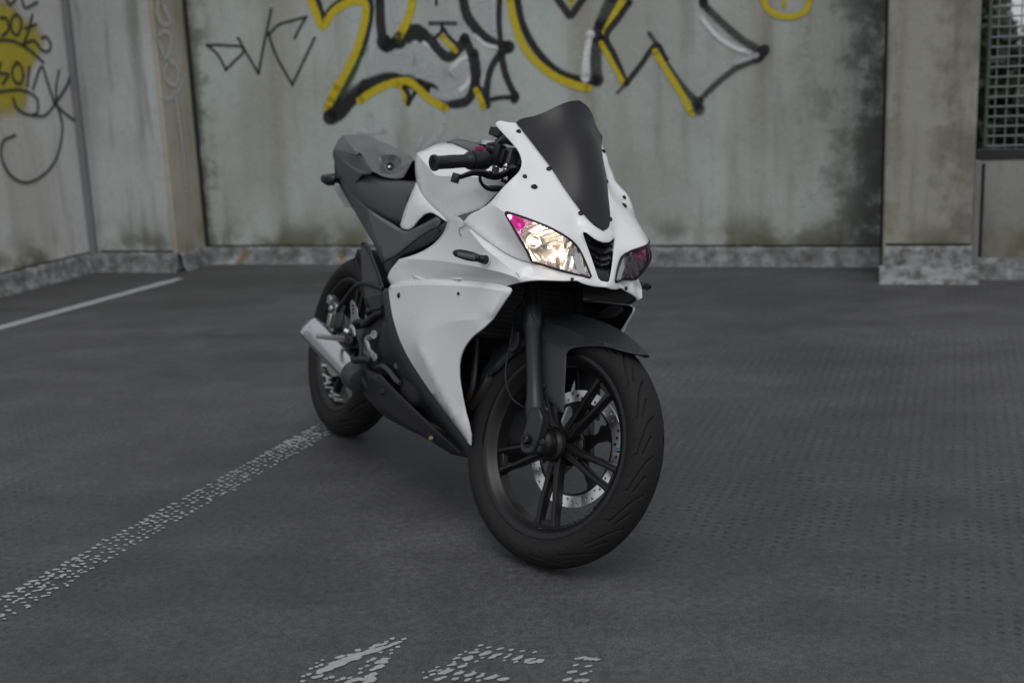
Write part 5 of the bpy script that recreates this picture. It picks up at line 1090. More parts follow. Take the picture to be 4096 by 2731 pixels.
b = MB(); b.tube([(1.03, -.02, .50), (1.10, -.03, .44), (1.10, -.05, .33), (1.03, -.08, .25), (.90, -.10, .22), (.72, -.12, .22), (.56, -.15, .26), (.44, -.165, .29)], .021, 14); b.tube([(1.08, -.06, .48), (1.12, -.09, .40), (1.08, -.10, .32)], .012, 8); b.tube([(1.06, -.11, .50), (1.10, -.12, .38), (1.05, -.11, .30)], .009, 8); b.build('exhaust_header', mat('header_pipe', (.06, .055, .05), .5, metal=.7), bike)
for s in (1, -1):
    b = MB(); b.tube([(1.10, -.03 * s, .80), (.98, -.09 * s, .78), (.80, -.125 * s, .68), (.62, -.125 * s, .58), (.50, -.12 * s, .46), (.47, -.115 * s, .34)], [.03, .034, .034, .034, .034, .03], 10, flat=.55); b.build('frame_spar', M['grey'], bike)
b = MB(); b.box((1.10, 0, .80), (.10, .07, .16), Matrix.Rotation(-RAKE, 3, 'Y')); b.box((1.02, 0, .66), (.10, .24, .20)); b.box((1.14, 0, .84), (.16, .26, .05)); b.build('headstock', M['inner'], bike, bevel=.01)
# inner dark skins that close the sides of the engine bay
eb = surf([[(0.5885,-0.165,0.5343), (0.7428,-0.17,0.5731), (1.1071,-0.165,0.6224), (1.2014,-0.155,0.6203)], [(1.2014,-0.155,0.6203), (1.1384,-0.155,0.5381), (1.0178,-0.15,0.4473)], [(1.0178,-0.15,0.4473), (0.9718,-0.15,0.4175), (0.7863,-0.155,0.3915)], [(0.7863,-0.155,0.3915), (0.5885,-0.165,0.5343)]], step=.03)
for s in (1, -1): panel('fairing_liner', eb, M['inner'], bike, th=.002, side=s)

# ---------------------------------------------------------------- fuel tank
tk_segs = [
 [(0.4876,-0.112,0.9646), (0.5011,-0.096,0.9775), (0.5187,-0.076,0.9953), (0.5453,-0.062,1.0049), (0.5635,-0.057,1.0072)],
 [(0.5635,-0.057,1.0072), (0.5988,-0.058,1.0068), (0.6537,-0.062,1.0001), (0.7111,-0.066,0.9917), (0.7513,-0.068,0.9833), (0.8208,-0.066,0.9753), (0.897,-0.06,0.9673)],
 [(0.897,-0.06,0.9673), (1.0086,-0.085,0.9353), (1.0691,-0.11,0.9089)],
 [(1.0691,-0.11,0.9089), (0.9956,-0.135,0.83), (0.9469,-0.14,0.8138), (0.8285,-0.14,0.7819)],
 [(0.8285,-0.14,0.7819), (0.7748,-0.139,0.7964), (0.6987,-0.137,0.8182), (0.6304,-0.135,0.8415), (0.5818,-0.131,0.8625), (0.5395,-0.126,0.894), (0.5063,-0.121,0.936), (0.4876,-0.112,0.9646)]]
tk_cr = [[(0.4876,-0.112,0.9646), (0.6262,-0.139,0.9307), (0.7411,-0.156,0.9027), (0.8503,-0.158,0.9057), (0.9355,-0.156,0.9082), (1.0063,-0.15,0.909), (1.0637,-0.125,0.9133)],
 [(0.7411,-0.156,0.9027), (0.717,-0.149,0.8718), (0.713,-0.141,0.8405)],
 [(0.7246,-0.139,0.8173), (0.7784,-0.144,0.8335), (0.8676,-0.151,0.8565), (0.9749,-0.15,0.881), (0.9956,-0.145,0.8794), (1.0494,-0.13,0.8976)],
 [(0.4876,-0.112,0.9646), (0.5681,-0.096,0.9778), (0.6228,-0.084,0.9895), (0.7106,-0.088,0.9877), (0.7672,-0.092,0.9792)]]
tks = surf(tk_segs, creases=tk_cr[:1], soft=tk_cr[1:], step=.0105, memb=60)
tank = panel('fuel_tank', tks, WHT, bike, th=.004); panel('fuel_tank_side', tks, WHT, tank, th=.004, side=-1)
# white crest at the back of the tank and the gloss black cover over its top
crest = surf([[(0.4876,-0.112,0.9646), (0.5011,-0.096,0.9775), (0.5187,-0.076,0.9953), (0.5453,-0.062,1.0049), (0.5635,-0.057,1.0072)], [(0.5635,-0.057,1.0072), (.575, 0, 1.020)], [(.575, 0, 1.020), (.52, 0, 1.008), (.48, 0, .985), (.455, 0, .95)], [(.455, 0, .95), (.458, -.06, .945), (0.4876,-0.112,0.9646)]], step=.012, d=(-.3, 0, .95), memb=5)
panel('tank_crest', crest, WHT, tank, th=.003, weld=True)
rows = [(.545, 1.016, .048, 1.005), (.552, 1.026, .056, 1.009), (.575, 1.030, .0575, 1.009), (.60, 1.030, .058, 1.008), (.655, 1.026, .062, 1.001), (.75, 1.014, .068, .985), (.82, 1.003, .066, .977), (.90, .988, .060, .968), (1.0, .965, .055, .945)]
vs = []; fs = []
for x, zc, hw, ze in rows:
    for k in range(-6, 7):
        f = k / 6; rise = (1 - abs(f) ** 2.2) if abs(f) > .55 else (1 - .55 ** 2.2) * (1.0 if abs(f) > .3 else .92)
        vs.append((x, hw * f, ze + .002 + (zc - ze) * rise))
fs = [(i * 13 + k, (i + 1) * 13 + k, (i + 1) * 13 + k + 1, i * 13 + k + 1) for i in range(len(rows) - 1) for k in range(12)]
ts = mk('tank_top_cover', vs, [f[::-1] for f in fs], M['gloss'], tank); s_ = ts.modifiers.new('sub', 'SUBSURF'); s_.levels = 2; s_.render_levels = 2
b = MB(); b.lathe((.74, 0, 1.012), (-.05, 0, 1), [(0, .038), (.010, .038), (.013, .034), (.013, 0)], 36); b.build('filler_cap', M['boltsteel'], tank)
# white cover beside the seat
cv = surf([[(0.5493,-0.127,0.8763), (0.5507,-0.132,0.8585), (0.5499,-0.138,0.8348), (0.542,-0.143,0.7981), (0.5258,-0.143,0.7456)], [(0.5258,-0.143,0.7456), (0.5387,-0.143,0.7404), (0.5875,-0.143,0.7401), (0.6144,-0.143,0.7489)], [(0.6144,-0.143,0.7489), (0.6475,-0.143,0.7739), (0.6853,-0.143,0.7933), (0.7213,-0.143,0.7996), (0.7608,-0.143,0.7955), (0.8247,-0.141,0.7823)], [(0.8247,-0.141,0.7823), (0.7757,-0.139,0.7995), (0.7217,-0.137,0.8142), (0.6392,-0.134,0.842), (0.5877,-0.131,0.8622), (0.5493,-0.127,0.8763)]], step=.0115, memb=20, pins=[(0.628,-0.145,0.815)])
for s in (1, -1): panel('tank_side_cover', cv, WHT, bike, th=.004, side=s)

# ---------------------------------------------------------------- frame side panel, light worn carbon film
sp = surf([[(0.236,-0.135,0.778), (0.3247,-0.138,0.7638), (0.4599,-0.141,0.7461), (0.5609,-0.142,0.7323), (0.5908,-0.142,0.735)], [(0.5908,-0.142,0.735), (0.6612,-0.143,0.757), (0.7573,-0.143,0.7888)], [(0.7573,-0.143,0.7888), (0.7803,-0.143,0.7858), (0.7921,-0.144,0.7773), (0.786,-0.146,0.7644)], [(0.786,-0.146,0.7644), (0.733,-0.15,0.7457), (0.6453,-0.153,0.7042), (0.5684,-0.154,0.6641), (0.4688,-0.15,0.6309)], [(0.4688,-0.15,0.6309), (0.4166,-0.148,0.6622), (0.3417,-0.143,0.7002), (0.2809,-0.139,0.7407), (0.236,-0.135,0.778)]],
   creases=[[(0.2831,-0.142,0.7645), (0.4318,-0.147,0.7414), (0.56,-0.15,0.7275), (0.6102,-0.15,0.7315)], [(0.6102,-0.15,0.7315), (0.6933,-0.151,0.753), (0.7844,-0.149,0.7838)]], step=.0115, memb=20)
lo_ = surf([[(0.4612,-0.147,0.632), (0.561,-0.151,0.6652), (0.6404,-0.151,0.7054), (0.7282,-0.148,0.747), (0.7813,-0.144,0.7657), (0.8217,-0.14,0.7817)], [(0.8217,-0.14,0.7817), (0.8272,-0.142,0.7633), (0.8133,-0.146,0.7429), (0.7753,-0.15,0.72), (0.6734,-0.15,0.6854), (0.5658,-0.15,0.6488), (0.5246,-0.15,0.5955)], [(0.5246,-0.15,0.5955), (0.4849,-0.15,0.611), (0.4612,-0.147,0.632)]], step=.012, memb=20)
for s in (1, -1):
    q = panel('frame_cover', sp, [M['carbonlight'], M['grey'], M['inner']], bike, th=.003, side=s); panel('frame_cover_lower', lo_, BLK, q, th=.003, side=s)
    screw('frame_bolt', *snap((0.8099,-0.15,0.7566), lo_), q, r=.008, side=s)
b = MB(); b.box((.72, 0, .80), (.50, .24, .10)); b.box((.60, 0, .70), (.24, .23, .16)); b.build('airbox', M['inner'], bike, bevel=.02)

# ---------------------------------------------------------------- seat
def loft(name, rows, m, parent, sub=2, st=False):
    "rows of (x, [(y, z), ...]) for the right half, from the centre outwards; mirrored"
    vs = []; n = None
    for x, pr in rows:
        full = [(y, z) for y, z in pr[::-1]] + [(-y, z) for y, z in pr if abs(y) > 1e-6]
        # right side is negative y
        full = [(-y, z) for y, z in full]; n = len(full); vs += [(x, y, z) for y, z in full]
    fs = [(i * n + k, i * n + k + 1, (i + 1) * n + k + 1, (i + 1) * n + k) for i in range(len(rows) - 1) for k in range(n - 1)] + [tuple(range(n)), tuple((len(rows) - 1) * n + k for k in range(n))[::-1]]
    o = mk(name, vs, fs, m, parent); bm = bmesh.new(); bm.from_mesh(o.data); bmesh.ops.recalc_face_normals(bm, faces=bm.faces); bm.to_mesh(o.data); bm.free()
    if sub: s = o.modifiers.new('sub', 'SUBSURF'); s.levels = sub; s.render_levels = sub
    return o
loft('seat', [(.03, [(0, .885), (.07, .888), (.112, .884), (.127, .858), (.128, .820), (.10, .80), (0, .80)]),
  (.06, [(0, .890), (.07, .891), (.116, .884), (.133, .852), (.133, .812), (.10, .79), (0, .79)]),
  (.16, [(0, .888), (.07, .886), (.110, .866), (.131, .828), (.135, .785), (.10, .765), (0, .765)]),
  (.28, [(0, .887), (.06, .883), (.095, .857), (.119, .812), (.131, .762), (.10, .745), (0, .745)]),
  (.38, [(0, .893), (.05, .887), (.078, .858), (.105, .806), (.123, .748), (.10, .735), (0, .735)]),
  (.45, [(0, .908), (.04, .902), (.064, .870), (.090, .815), (.110, .750), (.09, .735), (0, .735)]),
  (.49, [(0, .925), (.035, .918), (.055, .890), (.075, .83), (.095, .76), (.08, .74), (0, .74)])], M['leather'], bike)
st_ = [o for o in bike.children if o.name.startswith('seat')][0]
b = MB(); q = Vector((0.1205,0,0.8645)); b.lathe((q.x, 0, q.z - .004), (.05, 0, 1), [(0, .018), (.003, .018), (.005, .012), (.003, .006), (.003, 0)], 24); b.build('seat_stud', M['boltsteel'], st_)

# ---------------------------------------------------------------- tail
hump_segs = [[(-0.267,0,1.029), (-0.297,-0.038,1.0195), (-0.2946,-0.06,1.0145)], [(-0.2946,-0.06,1.0145), (-0.2895,-0.074,0.99), (-0.2707,-0.092,0.9556)], [(-0.2707,-0.092,0.9556), (-0.1321,-0.1,0.9489), (-0.0079,-0.106,0.9446)], [(-0.0079,-0.106,0.9446), (0.0249,-0.106,0.9521), (0.0734,-0.1,0.9206), (0.114,-0.096,0.901), (0.1564,-0.092,0.8943)],
   [(0.1564,-0.092,0.8943), (0.1966,-0.084,0.8868), (0.2351,-0.07,0.8851), (0.2556,-0.056,0.8877), (0.2658,-0.045,0.8942)], [(0.2658,-0.045,0.8942), (0.2744,-0.04,0.9184), (0.2739,-0.03,0.9461), (0.2231,0,0.9539)], [(0.2231,0,0.9539), (0.1947,0,0.9674), (0.1117,0,0.9805), (-0.0096,0,0.9996), (-0.136,0,1.0163), (-0.267,0,1.029)]]
hump = surf(hump_segs, creases=[[(-0.2946,-0.06,1.0145), (-0.1316,-0.088,0.9793), (0.0015,-0.107,0.9486)], [(-0.2979,-0.04,1.0163), (-0.1761,-0.052,0.9952), (-0.0659,-0.06,0.9766), (0.0228,-0.052,0.979), (0.0652,-0.052,0.9579)], [(-0.0659,-0.06,0.9766), (-0.0178,-0.085,0.9651), (0.0213,-0.107,0.9524)], [(0.0652,-0.052,0.9579), (0.0873,-0.046,0.9313), (0.1221,-0.046,0.9075), (0.1652,-0.043,0.9021), (0.2068,-0.036,0.9131), (0.1884,-0.026,0.939), (0.1259,-0.008,0.9715)], [(-0.0659,-0.06,0.9766), (0.031,-0.072,0.9466), (0.1355,-0.084,0.8979)], [(0.0652,-0.052,0.9579), (0.1377,-0.034,0.9631)], [(0.0228,-0.052,0.979), (0.0162,-0.026,0.9855), (0.1377,-0.034,0.9631)], [(0.031,-0.072,0.9466), (0.083,-0.054,0.9471)]], pins=[(0.1127,-0.03,0.9353), (0.1283,-0.031,0.9231)], step=.009, memb=300, d=(.62, -.40, .68))
hp = panel('pillion_hump', hump, [M['humpfilm'], M['grey'], M['inner']], bike, th=.003, weld=True)
b = MB(); q = Vector((0.1325,-0.04,0.9248)); b.lathe(q, (.7, -.4, .5), [(-.004, .012), (.003, .012), (.004, .009), (-.001, .008)], 20); b.build('lock_recess', M['inner'], hp)
b = MB(); q = Vector((0.133,-0.042,0.9197)); b.lathe(q, (.7, -.4, .5), [(0, .0045), (.006, .0045), (.007, .002), (.007, 0)], 14); b.build('seat_lock', M['boltsteel'], hp)
tl = surf([[(-0.2707,-0.092,0.9556), (-0.258,-0.096,0.939), (-0.1952,-0.106,0.909), (-0.0804,-0.12,0.8522), (-0.0046,-0.126,0.8196), (0.1138,-0.132,0.766), (0.2533,-0.138,0.7112), (0.3508,-0.142,0.6743)], [(0.3508,-0.142,0.6743), (0.4507,-0.146,0.6251)], [(0.4507,-0.146,0.6251), (0.3987,-0.144,0.6639), (0.3308,-0.14,0.6996), (0.2642,-0.134,0.7401), (0.2198,-0.13,0.7777)], [(0.2198,-0.13,0.7777), (0.1737,-0.13,0.7893), (0.1142,-0.129,0.8042), (0.081,-0.129,0.821), (0.0822,-0.129,0.8463), (0.1186,-0.125,0.8834)], [(0.1186,-0.125,0.8834), (0.1527,-0.11,0.8908), (0.0884,-0.106,0.9201), (0.0083,-0.103,0.9495)], [(0.0083,-0.103,0.9495), (-0.0156,-0.103,0.9449), (-0.1348,-0.099,0.949), (-0.2707,-0.092,0.9556)]],
   creases=[[(-0.2394,-0.096,0.9463), (-0.1048,-0.112,0.918), (0.0487,-0.122,0.8902), (0.1186,-0.125,0.8834)], [(-0.0975,-0.108,0.919), (0.0474,-0.116,0.8976), (0.124,-0.112,0.8923)]], step=.0115, memb=30)
for s in (1, -1): panel('tail_side', tl, [M['navy'], M['navy'], M['inner']], bike, th=.003, side=s)
b = MB(); b.prism([(-.28, -.085, .93), (-.24, -.085, .86), (0, -.09, .76), (.25, -.09, .70), (.45, -.09, .74), (.45, -.09, .80), (.05, -.09, .87), (-.20, -.085, .96)], (0, .175, 0)); b.build('subframe', M['inner'], bike, bevel=.01)
b = MB(); b.box((-.30, 0, .93), (.03, .13, .05), Matrix.Rotation(radians(-20), 3, 'Y')); b.build('tail_lamp', mat('red_lens', (.25, .01, .01), .2), bike, bevel=.01)
# number plate holder, plate and rear indicators
b = MB(); pq = [(-0.2394,-0.085,0.8299), (-0.2229,-0.08,0.8358), (-0.1658,-0.078,0.8353), (-0.1375,-0.075,0.8174), (-0.0441,-0.07,0.7676), (-0.1017,-0.08,0.7684)]
b.prism(pq, (0, .004, 0)); b.prism([(-0.2229,-0.08,0.8358), (-0.1658,-0.078,0.8353), (-0.0441,-0.07,0.7676), (-0.0922,-0.074,0.7773)], (0, .15, 0)); b.build('number_plate', M['plate'], bike, bevel=.001)
b = MB(); b.box((-.20, 0, .86), (.14, .06, .03), Matrix.Rotation(radians(20), 3, 'Y')); b.build('plate_bracket', M['inner'], bike, bevel=.002)
for s in (1, -1):
    b = MB(); b.tube([(-0.1904,-0.15,0.8537), (-0.1686,-0.146,0.8496), (-0.1422,-0.138,0.8484), (-0.1183,-0.13,0.8517), (-0.1137,-0.124,0.8514)], [.002, .016, .021, .021, .010], 10, flat=.7); b.tube([(-0.1188,-0.128,0.8514), (-0.1317,-0.1,0.8498)], .009, 8)
    b.build('rear_indicator', M['gloss'], bike, mirror=s < 0)

# ---------------------------------------------------------------- bars and controls
for s in (1, -1):
    e0 = Vector((0.996,-0.335,0.8761)); e1 = Vector((1.0111,-0.225,0.9167)); ax = (e1 - e0).normalized()
    # unsteered positions are symmetric left and right
    if s < 0: e0.y *= -1; e1.y *= -1; ax = (e1 - e0).normalized()
    L = (e1 - e0).length
    b = MB(); b.lathe(e0, ax, [(0, .0125), (-.001, .0160), (.0, .0198), (.004, .0205), (.008, .0198), (.010, .0170), (.012, .0163), (L * .40, .0160), (L * .42, .0165), (L * .80, .0165), (L * .83, .0185), (L * .90, .0228), (L * .94, .0232), (L * .95, .021), (L, .021)], 32)
    g_ = b.build('handgrip', M['black'], bike, st=True, angle=30)
    b = MB(); b.lathe(e0, ax, [(.0, .0125), (.010, .0120), (.010, 0)], 24); b.build('bar_end', M['gloss'], g_, st=True)
    b = MB()
    for k in range(4):
        a = k * pi / 2 + .4; o1 = ax.orthogonal().normalized(); o2 = ax.cross(o1)
        f = lambda t, aa: e0 + ax * (L * t) + (o1 * cos(aa) + o2 * sin(aa)) * .01655
        b.tube([f(.10, a), f(.28, a), f(.40, a + .5), f(.55, a + .5), f(.68, a + 1.0), f(.80, a + 1.0)], .0009, 5, smooth=False)
    b.build('grip_groove', M['inner'], g_, st=True)
    b = MB(); c = e0 + ax * (L * .96)
    b.lathe(c, ax, [(0, .0215), (.003, .0255), (.012, .0265), (.038, .0262), (.046, .0235), (.052, .019), (.052, .014)], 28)
    sw = b.build('switch_housing', M['black'], bike, st=True)
    up = Vector((0, 0, 1)); up = (up - ax * up.dot(ax)).normalized(); fwd = ax.cross(up)
    if s > 0:
        R_ = Matrix((ax, fwd, up)).transposed(); b = MB(); b.box(c + ax * .025 + up * .030, (.020, .012, .010), R_); b.build('kill_switch', M['pink'], sw, st=True, bevel=.0015)
    b = MB(); b.tube([c + ax * .05, c + ax * .13], .011, 14); b.lathe(c + ax * .055, ax, [(0, .016), (.022, .016), (.022, .011)], 20); b.build('handlebar', M['black'], bike, st=True)
    # lever
    if s > 0:
        P_ = [(1.0581,-0.305,0.8536), (1.0538,-0.29,0.8592), (1.0525,-0.27,0.8709), (1.0551,-0.25,0.8826), (1.0604,-0.23,0.8878), (1.064,-0.205,0.8899), (1.0686,-0.185,0.8937), (1.0689,-0.165,0.9046), (1.0656,-0.152,0.9155)]
    else: P_ = [(x, -y, z) for x, y, z in [(1.0581,-0.305,0.8536), (1.0538,-0.29,0.8592), (1.0525,-0.27,0.8709), (1.0551,-0.25,0.8826), (1.0604,-0.23,0.8878), (1.064,-0.205,0.8899), (1.0686,-0.185,0.8937), (1.0689,-0.165,0.9046), (1.0656,-0.152,0.9155)]]
    b = MB(); b.tube(P_, [.0055, .0062, .0072, .0082, .0090, .0095, .0098, .0095, .009], 8, flat=.75); q = Vector(P_[0]); b.lathe(q - Vector((0, 0, .012)), (0, 0, 1), [(0, .0095), (.002, .0105), (.021, .0105), (.023, .0095), (.021, .007), (.021, 0)], 20)
    lv = b.build('brake_lever' if s > 0 else 'clutch_lever', M['gloss'], bike, st=True)
    if s > 0:
        for pp, r in (((1.0614,-0.228,0.8942), .0032), ((1.0629,-0.218,0.8961), .0042), ((1.0654,-0.206,0.8984), .0052)):
            b = MB(); b.lathe(Vector(pp), (.1, 0, 1), [(-.001, r), (.0022, r), (.0022, 0)], 12); b.build('lever_hole', M['inner'], lv, st=True)
        for pp in ((1.0498,-0.178,0.9161), (1.0604,-0.155,0.9184)): screw('lever_screw', pp, (.1, 0, 1), lv, r=.0045, m=M['boltsteel'], st=True)
        b = MB(); b.tube([(1.0511,-0.18,0.9156), (1.0533,-0.18,0.9059)], .009, 8); b.build('lever_adjuster', M['bolt'], lv, st=True)
# master cylinder, reservoir, clamp
b = MB(); b.prism([(1.0242,-0.13,0.9757), (1.0281,-0.13,0.9659), (1.0376,-0.13,0.9466), (1.053,-0.13,0.9369), (1.0762,-0.13,0.9406), (1.0763,-0.13,0.9582), (1.0609,-0.13,0.9792)], (0, .040, 0)); r_ = b.build('fluid_reservoir', mat('reservoir_grey', (.07, .072, .076), .5), bike, st=True, bevel=.003)
b = MB(); b.prism([(1.0244,-0.133,0.9805), (1.0271,-0.133,0.9735), (1.0675,-0.133,0.9765), (1.0638,-0.133,0.9836)], (0, .046, 0)); b.build('reservoir_lid', M['black'], r_, st=True, bevel=.002)
b = MB(); b.prism([(1.043,-0.15,0.9362), (1.0539,-0.15,0.9398), (1.0749,-0.15,0.9358), (1.0864,-0.15,0.9333), (1.0874,-0.15,0.9284), (1.0662,-0.15,0.9224), (1.0466,-0.15,0.9227)], (0, .03, 0)); b.box((1.0539,-0.145,0.9539), (.03, .03, .04)); mc = b.build('master_cylinder', M['alu'] if False else mat('cylinder_grey', (.10, .10, .105), .45, metal=.3), bike, st=True, bevel=.003)
screw('clamp_bolt', (1.0569,-0.152,0.9308), (.1, 0, 1), mc, r=.008, m=M['boltsteel'], st=True)
b = MB(); b.box((1.0261,-0.165,0.9488), (.035, .03, .055)); b.box((1.043,-0.155,0.9485), (.03, .035, .035)); b.tube([(1.0044,-0.185,0.9594), (1.0046,-0.18,0.9685), (1.0221,-0.17,0.9758), (1.0149,-0.15,0.9926), (0.9983,-0.12,1.0043), (0.9926,-0.09,1.008)], [.008, .010, .010, .012, .014, .014], 10, flat=.6); b.tube([(1.0072,-0.185,0.9571), (1.0185,-0.18,0.961), (1.0257,-0.17,0.9535)], .010, 8); b.build('brake_clamp', M['black'], bike, st=True, bevel=.004)
b = MB(); b.tube([(1.064,-0.235,0.8787), (1.0632,-0.23,0.8703), (1.0641,-0.22,0.8622), (1.0663,-0.205,0.8581), (1.0693,-0.19,0.8608), (1.0763,-0.165,0.8685), (1.0732,-0.13,0.8776)], [.0042, .0042, .0042, .0055, .0085, .0075, .0075], 10); b.tube([(1.062,-0.16,0.8915), (1.0707,-0.15,0.8891), (1.0694,-0.13,0.8872)], .005, 8); b.build('brake_hose', M['black'], bike, st=True)
b = MB(); b.box((0.8592,-0.02,1.0377), (.04, .05, .022)); b.tube([(0.8483,-0.02,1.0408), (0.8739,-0.02,1.0296), (0.8841,-0.04,1.0162), (0.8871,-0.05,1.0054)], .008, 8); b.tube([(0.9203,-0.05,1.0164), (0.8716,-0.03,1.0222), (0.8773,-0.04,1.0049)], .006, 8); b.build('ignition_switch', M['black'], bike, st=True, bevel=.003)

# ---------------------------------------------------------------- rear end
b = MB()
b.tube([(.47, -.10, .40), (.36, -.105, .385), (.20, -.11, .350), (.05, -.11, .312), (-.06, -.11, .305)], [.036, .033, .028, .026, .022], 12, flat=.55); b.tube([(.47, .10, .40), (.36, .105, .385), (.20, .11, .350), (.05, .11, .312), (-.06, .11, .305)], [.036, .033, .028, .026, .022], 12, flat=.55); b.box((.42, 0, .40), (.10, .18, .07))
sa = b.build('swingarm', M['grey'], bike, bevel=.0)
b = MB(); b.lathe((0, -.145, .307), (0, 1, 0), [(0, 0), (0, .012), (.012, .014), (.012, .020), (.27, .020), (.275, .012), (.285, .012), (.285, 0)], 20); b.build('rear_axle', M['boltsteel'], sa)
b = MB(); b.box((.0, -.085, .405), (.045, .035, .085), Matrix.Rotation(radians(12), 3, 'Y')); b.box((-.02, -.10, .45), (.035, .03, .03), Matrix.Rotation(radians(12), 3, 'Y')); b.box((.01, -.105, .385), (.03, .02, .05)); b.lathe((.012, -.105, .425), (0, -1, 0), [(0, .013), (.012, .013), (.014, .008), (.014, 0)], 16)
b.build('rear_caliper', M['alu'], bike, bevel=.005)
b = MB(); b.tube([(0.0816,-0.115,0.428), (0.1134,-0.12,0.4512), (0.1683,-0.125,0.4857), (0.2264,-0.13,0.522), (0.285,-0.135,0.5412), (0.352,-0.14,0.55), (0.4254,-0.145,0.5518), (0.5028,-0.15,0.5505)], .0075, 10); b.build('rear_brake_hose', M['black'], bike)
# inner rear guard behind the frame cover, and chain guard side
ig = surf([[(0.2303,-0.135,0.6554), (0.2515,-0.135,0.6208), (0.2726,-0.135,0.5865), (0.2969,-0.135,0.5447)], [(0.2969,-0.135,0.5447), (0.3199,-0.135,0.5234), (0.3353,-0.135,0.5013)], [(0.3353,-0.135,0.5013), (0.4018,-0.13,0.4774), (0.4754,-0.13,0.494)], [(0.4754,-0.13,0.494), (0.4901,-0.145,0.5524)], [(0.4901,-0.145,0.5524), (0.4372,-0.15,0.5977), (0.366,-0.15,0.6429), (0.3409,-0.15,0.6642)], [(0.3409,-0.15,0.6642), (0.281,-0.142,0.6716), (0.2386,-0.137,0.6662), (0.2303,-0.135,0.6554)]], creases=[[(0.3353,-0.135,0.5013), (0.4028,-0.14,0.5179), (0.4859,-0.142,0.5348)], [(0.2419,-0.128,0.6577), (0.3083,-0.125,0.6244), (0.382,-0.128,0.5804), (0.4506,-0.138,0.5482)]], step=.011, memb=30)
for s in (1, -1): panel('rear_inner_guard', ig, [M['grey'], M['grey'], M['inner']], bike, th=.003, side=s)
b = MB()
for sgn in (1,):
    vs = []
hg = MB(); vs = []
for k in range(25):
    th_ = radians(108 - 62 * k / 24)
    for u, dr in ((-1, -.03), (-.95, 0), (-.5, .008), (.5, .008), (.95, 0), (1, -.03)): vs.append(((.33 + dr) * cos(th_), u * .066, .307 + (.33 + dr) * sin(th_)))
hg.add(vs, [(i * 6 + k, i * 6 + k + 1, (i + 1) * 6 + k + 1, (i + 1) * 6 + k) for i in range(9, 24) for k in range(5)])
o = hg.build('rear_hugger', M['inner'], bike); o.modifiers.new('s', 'SOLIDIFY').thickness = .003
# silencer
p0 = Vector((0.1087,-0.19,0.3484)); p1 = Vector((0.4582,-0.172,0.2783)); ax = (p1 - p0).normalized(); L = (p1 - p0).length
SQ = lambda x: 1.0 / ((abs(cos(x + pi / 4)) ** 3.4 + abs(sin(x + pi / 4)) ** 3.4) ** (1 / 3.4)) * .93
RF = (.80, -.50, -.25)
b = MB(); b.lathe(p0, ax, [(0, .0440), (.002, .0452), (.006, .0452), (.008, .0440), (.03, .0440), (.0305, .0447), (.034, .0447), (.0345, .0440), (L * .97, .0415), (L + .01, .0400), (L + .01, .03)], 64, shape=SQ, ref=RF); sil = b.build('silencer', M['steel'], bike, angle=30)
b = MB(); b.lathe(p0, -ax, [(0, .0440), (.002, .0450), (.010, .0450), (.012, .0432), (.030, .0370), (.052, .0280), (.054, .0240), (.050, .0215), (.020, .0215)], 64, shape=SQ, ref=RF); b.build('end_cap', M['steel'], sil, angle=30)
b = MB(); b.lathe(p0, -ax, [(.018, .0214), (.0185, 0)], 30); b.build('outlet', M['inner'], sil)
b = MB(); pc_ = p0 + ax * (L * .96); b.lathe(pc_, ax, [(0, .0435), (.004, .0460), (.030, .0450), (.060, .040), (.065, .03)], 48); b.build('silencer_collar', M['navy'], sil)
for k in range(5):
    a = k * 1.2 + .5; o1 = ax.orthogonal().normalized(); o2 = ax.cross(o1); nn = o1 * cos(a) + o2 * sin(a)
    b = MB(); b.lathe(p0 + ax * .020 + nn * .0438, nn, [(0, .0028), (.0015, .0025), (.002, 0)], 10); b.build('rivet', M['boltsteel'], sil)
# rider foot peg with teeth, brake pedal and alloy hanger
pg0 = Vector((0.3383,-0.27,0.3664)); pg1 = Vector((0.3503,-0.185,0.3676)); pa = (pg1 - pg0).normalized(); n_ = pa.cross(Vector((0, 0, 1))).normalized(); u_ = n_.cross(pa)
R_ = Matrix((pa, n_, u_)).transposed()
b = MB(); b.box((pg0 + pg1) / 2, ((pg1 - pg0).length, .020, .012), R_)
for k in range(9):
    c_ = pg0.lerp(pg1, .04 + k * .115) + u_ * .008
    b.box(c_ + n_ * .007, (.005, .005, .006), R_, taper=.6); b.box(c_ - n_ * .007, (.005, .005, .006), R_, taper=.6)
fp = b.build('foot_peg', M['alu'], bike, bevel=.0015)
b = MB(); b.lathe(Vector((0.3639,-0.175,0.371)), (.5, -.85, 0), [(-.02, .020), (.006, .020), (.008, .016), (.008, .006), (.012, .006), (.012, 0)], 20); b.lathe(Vector((0.3517,-0.18,0.3955)), (-.2, -1, .3), [(-.004, .010), (.010, .010), (.012, .007), (.012, 0)], 6); b.build('peg_mount', M['gloss'], fp)
b = MB(); b.lathe(Vector((0.3716,-0.192,0.3983)), (-.5, -.8, .3), [(-.008, .0085), (.005, .0085), (.006, .006), (.006, 0)], 6); b.build('peg_bolt', M['boltsteel'], fp)
b = MB()
b.tube([(0.3418,-0.168,0.4094), (0.3599,-0.165,0.4006), (0.3784,-0.165,0.3837)], [.010, .012, .008], 8, flat=.5)
b.tube([(0.5213,-0.158,0.4153), (0.4934,-0.16,0.4046), (0.4685,-0.163,0.3913), (0.4859,-0.163,0.3782), (0.5032,-0.163,0.3651), (0.5307,-0.164,0.3598), (0.559,-0.165,0.3518)], [.010, .0085, .0095, .008, .008, .008, .010], 10, flat=.6)
hr = []
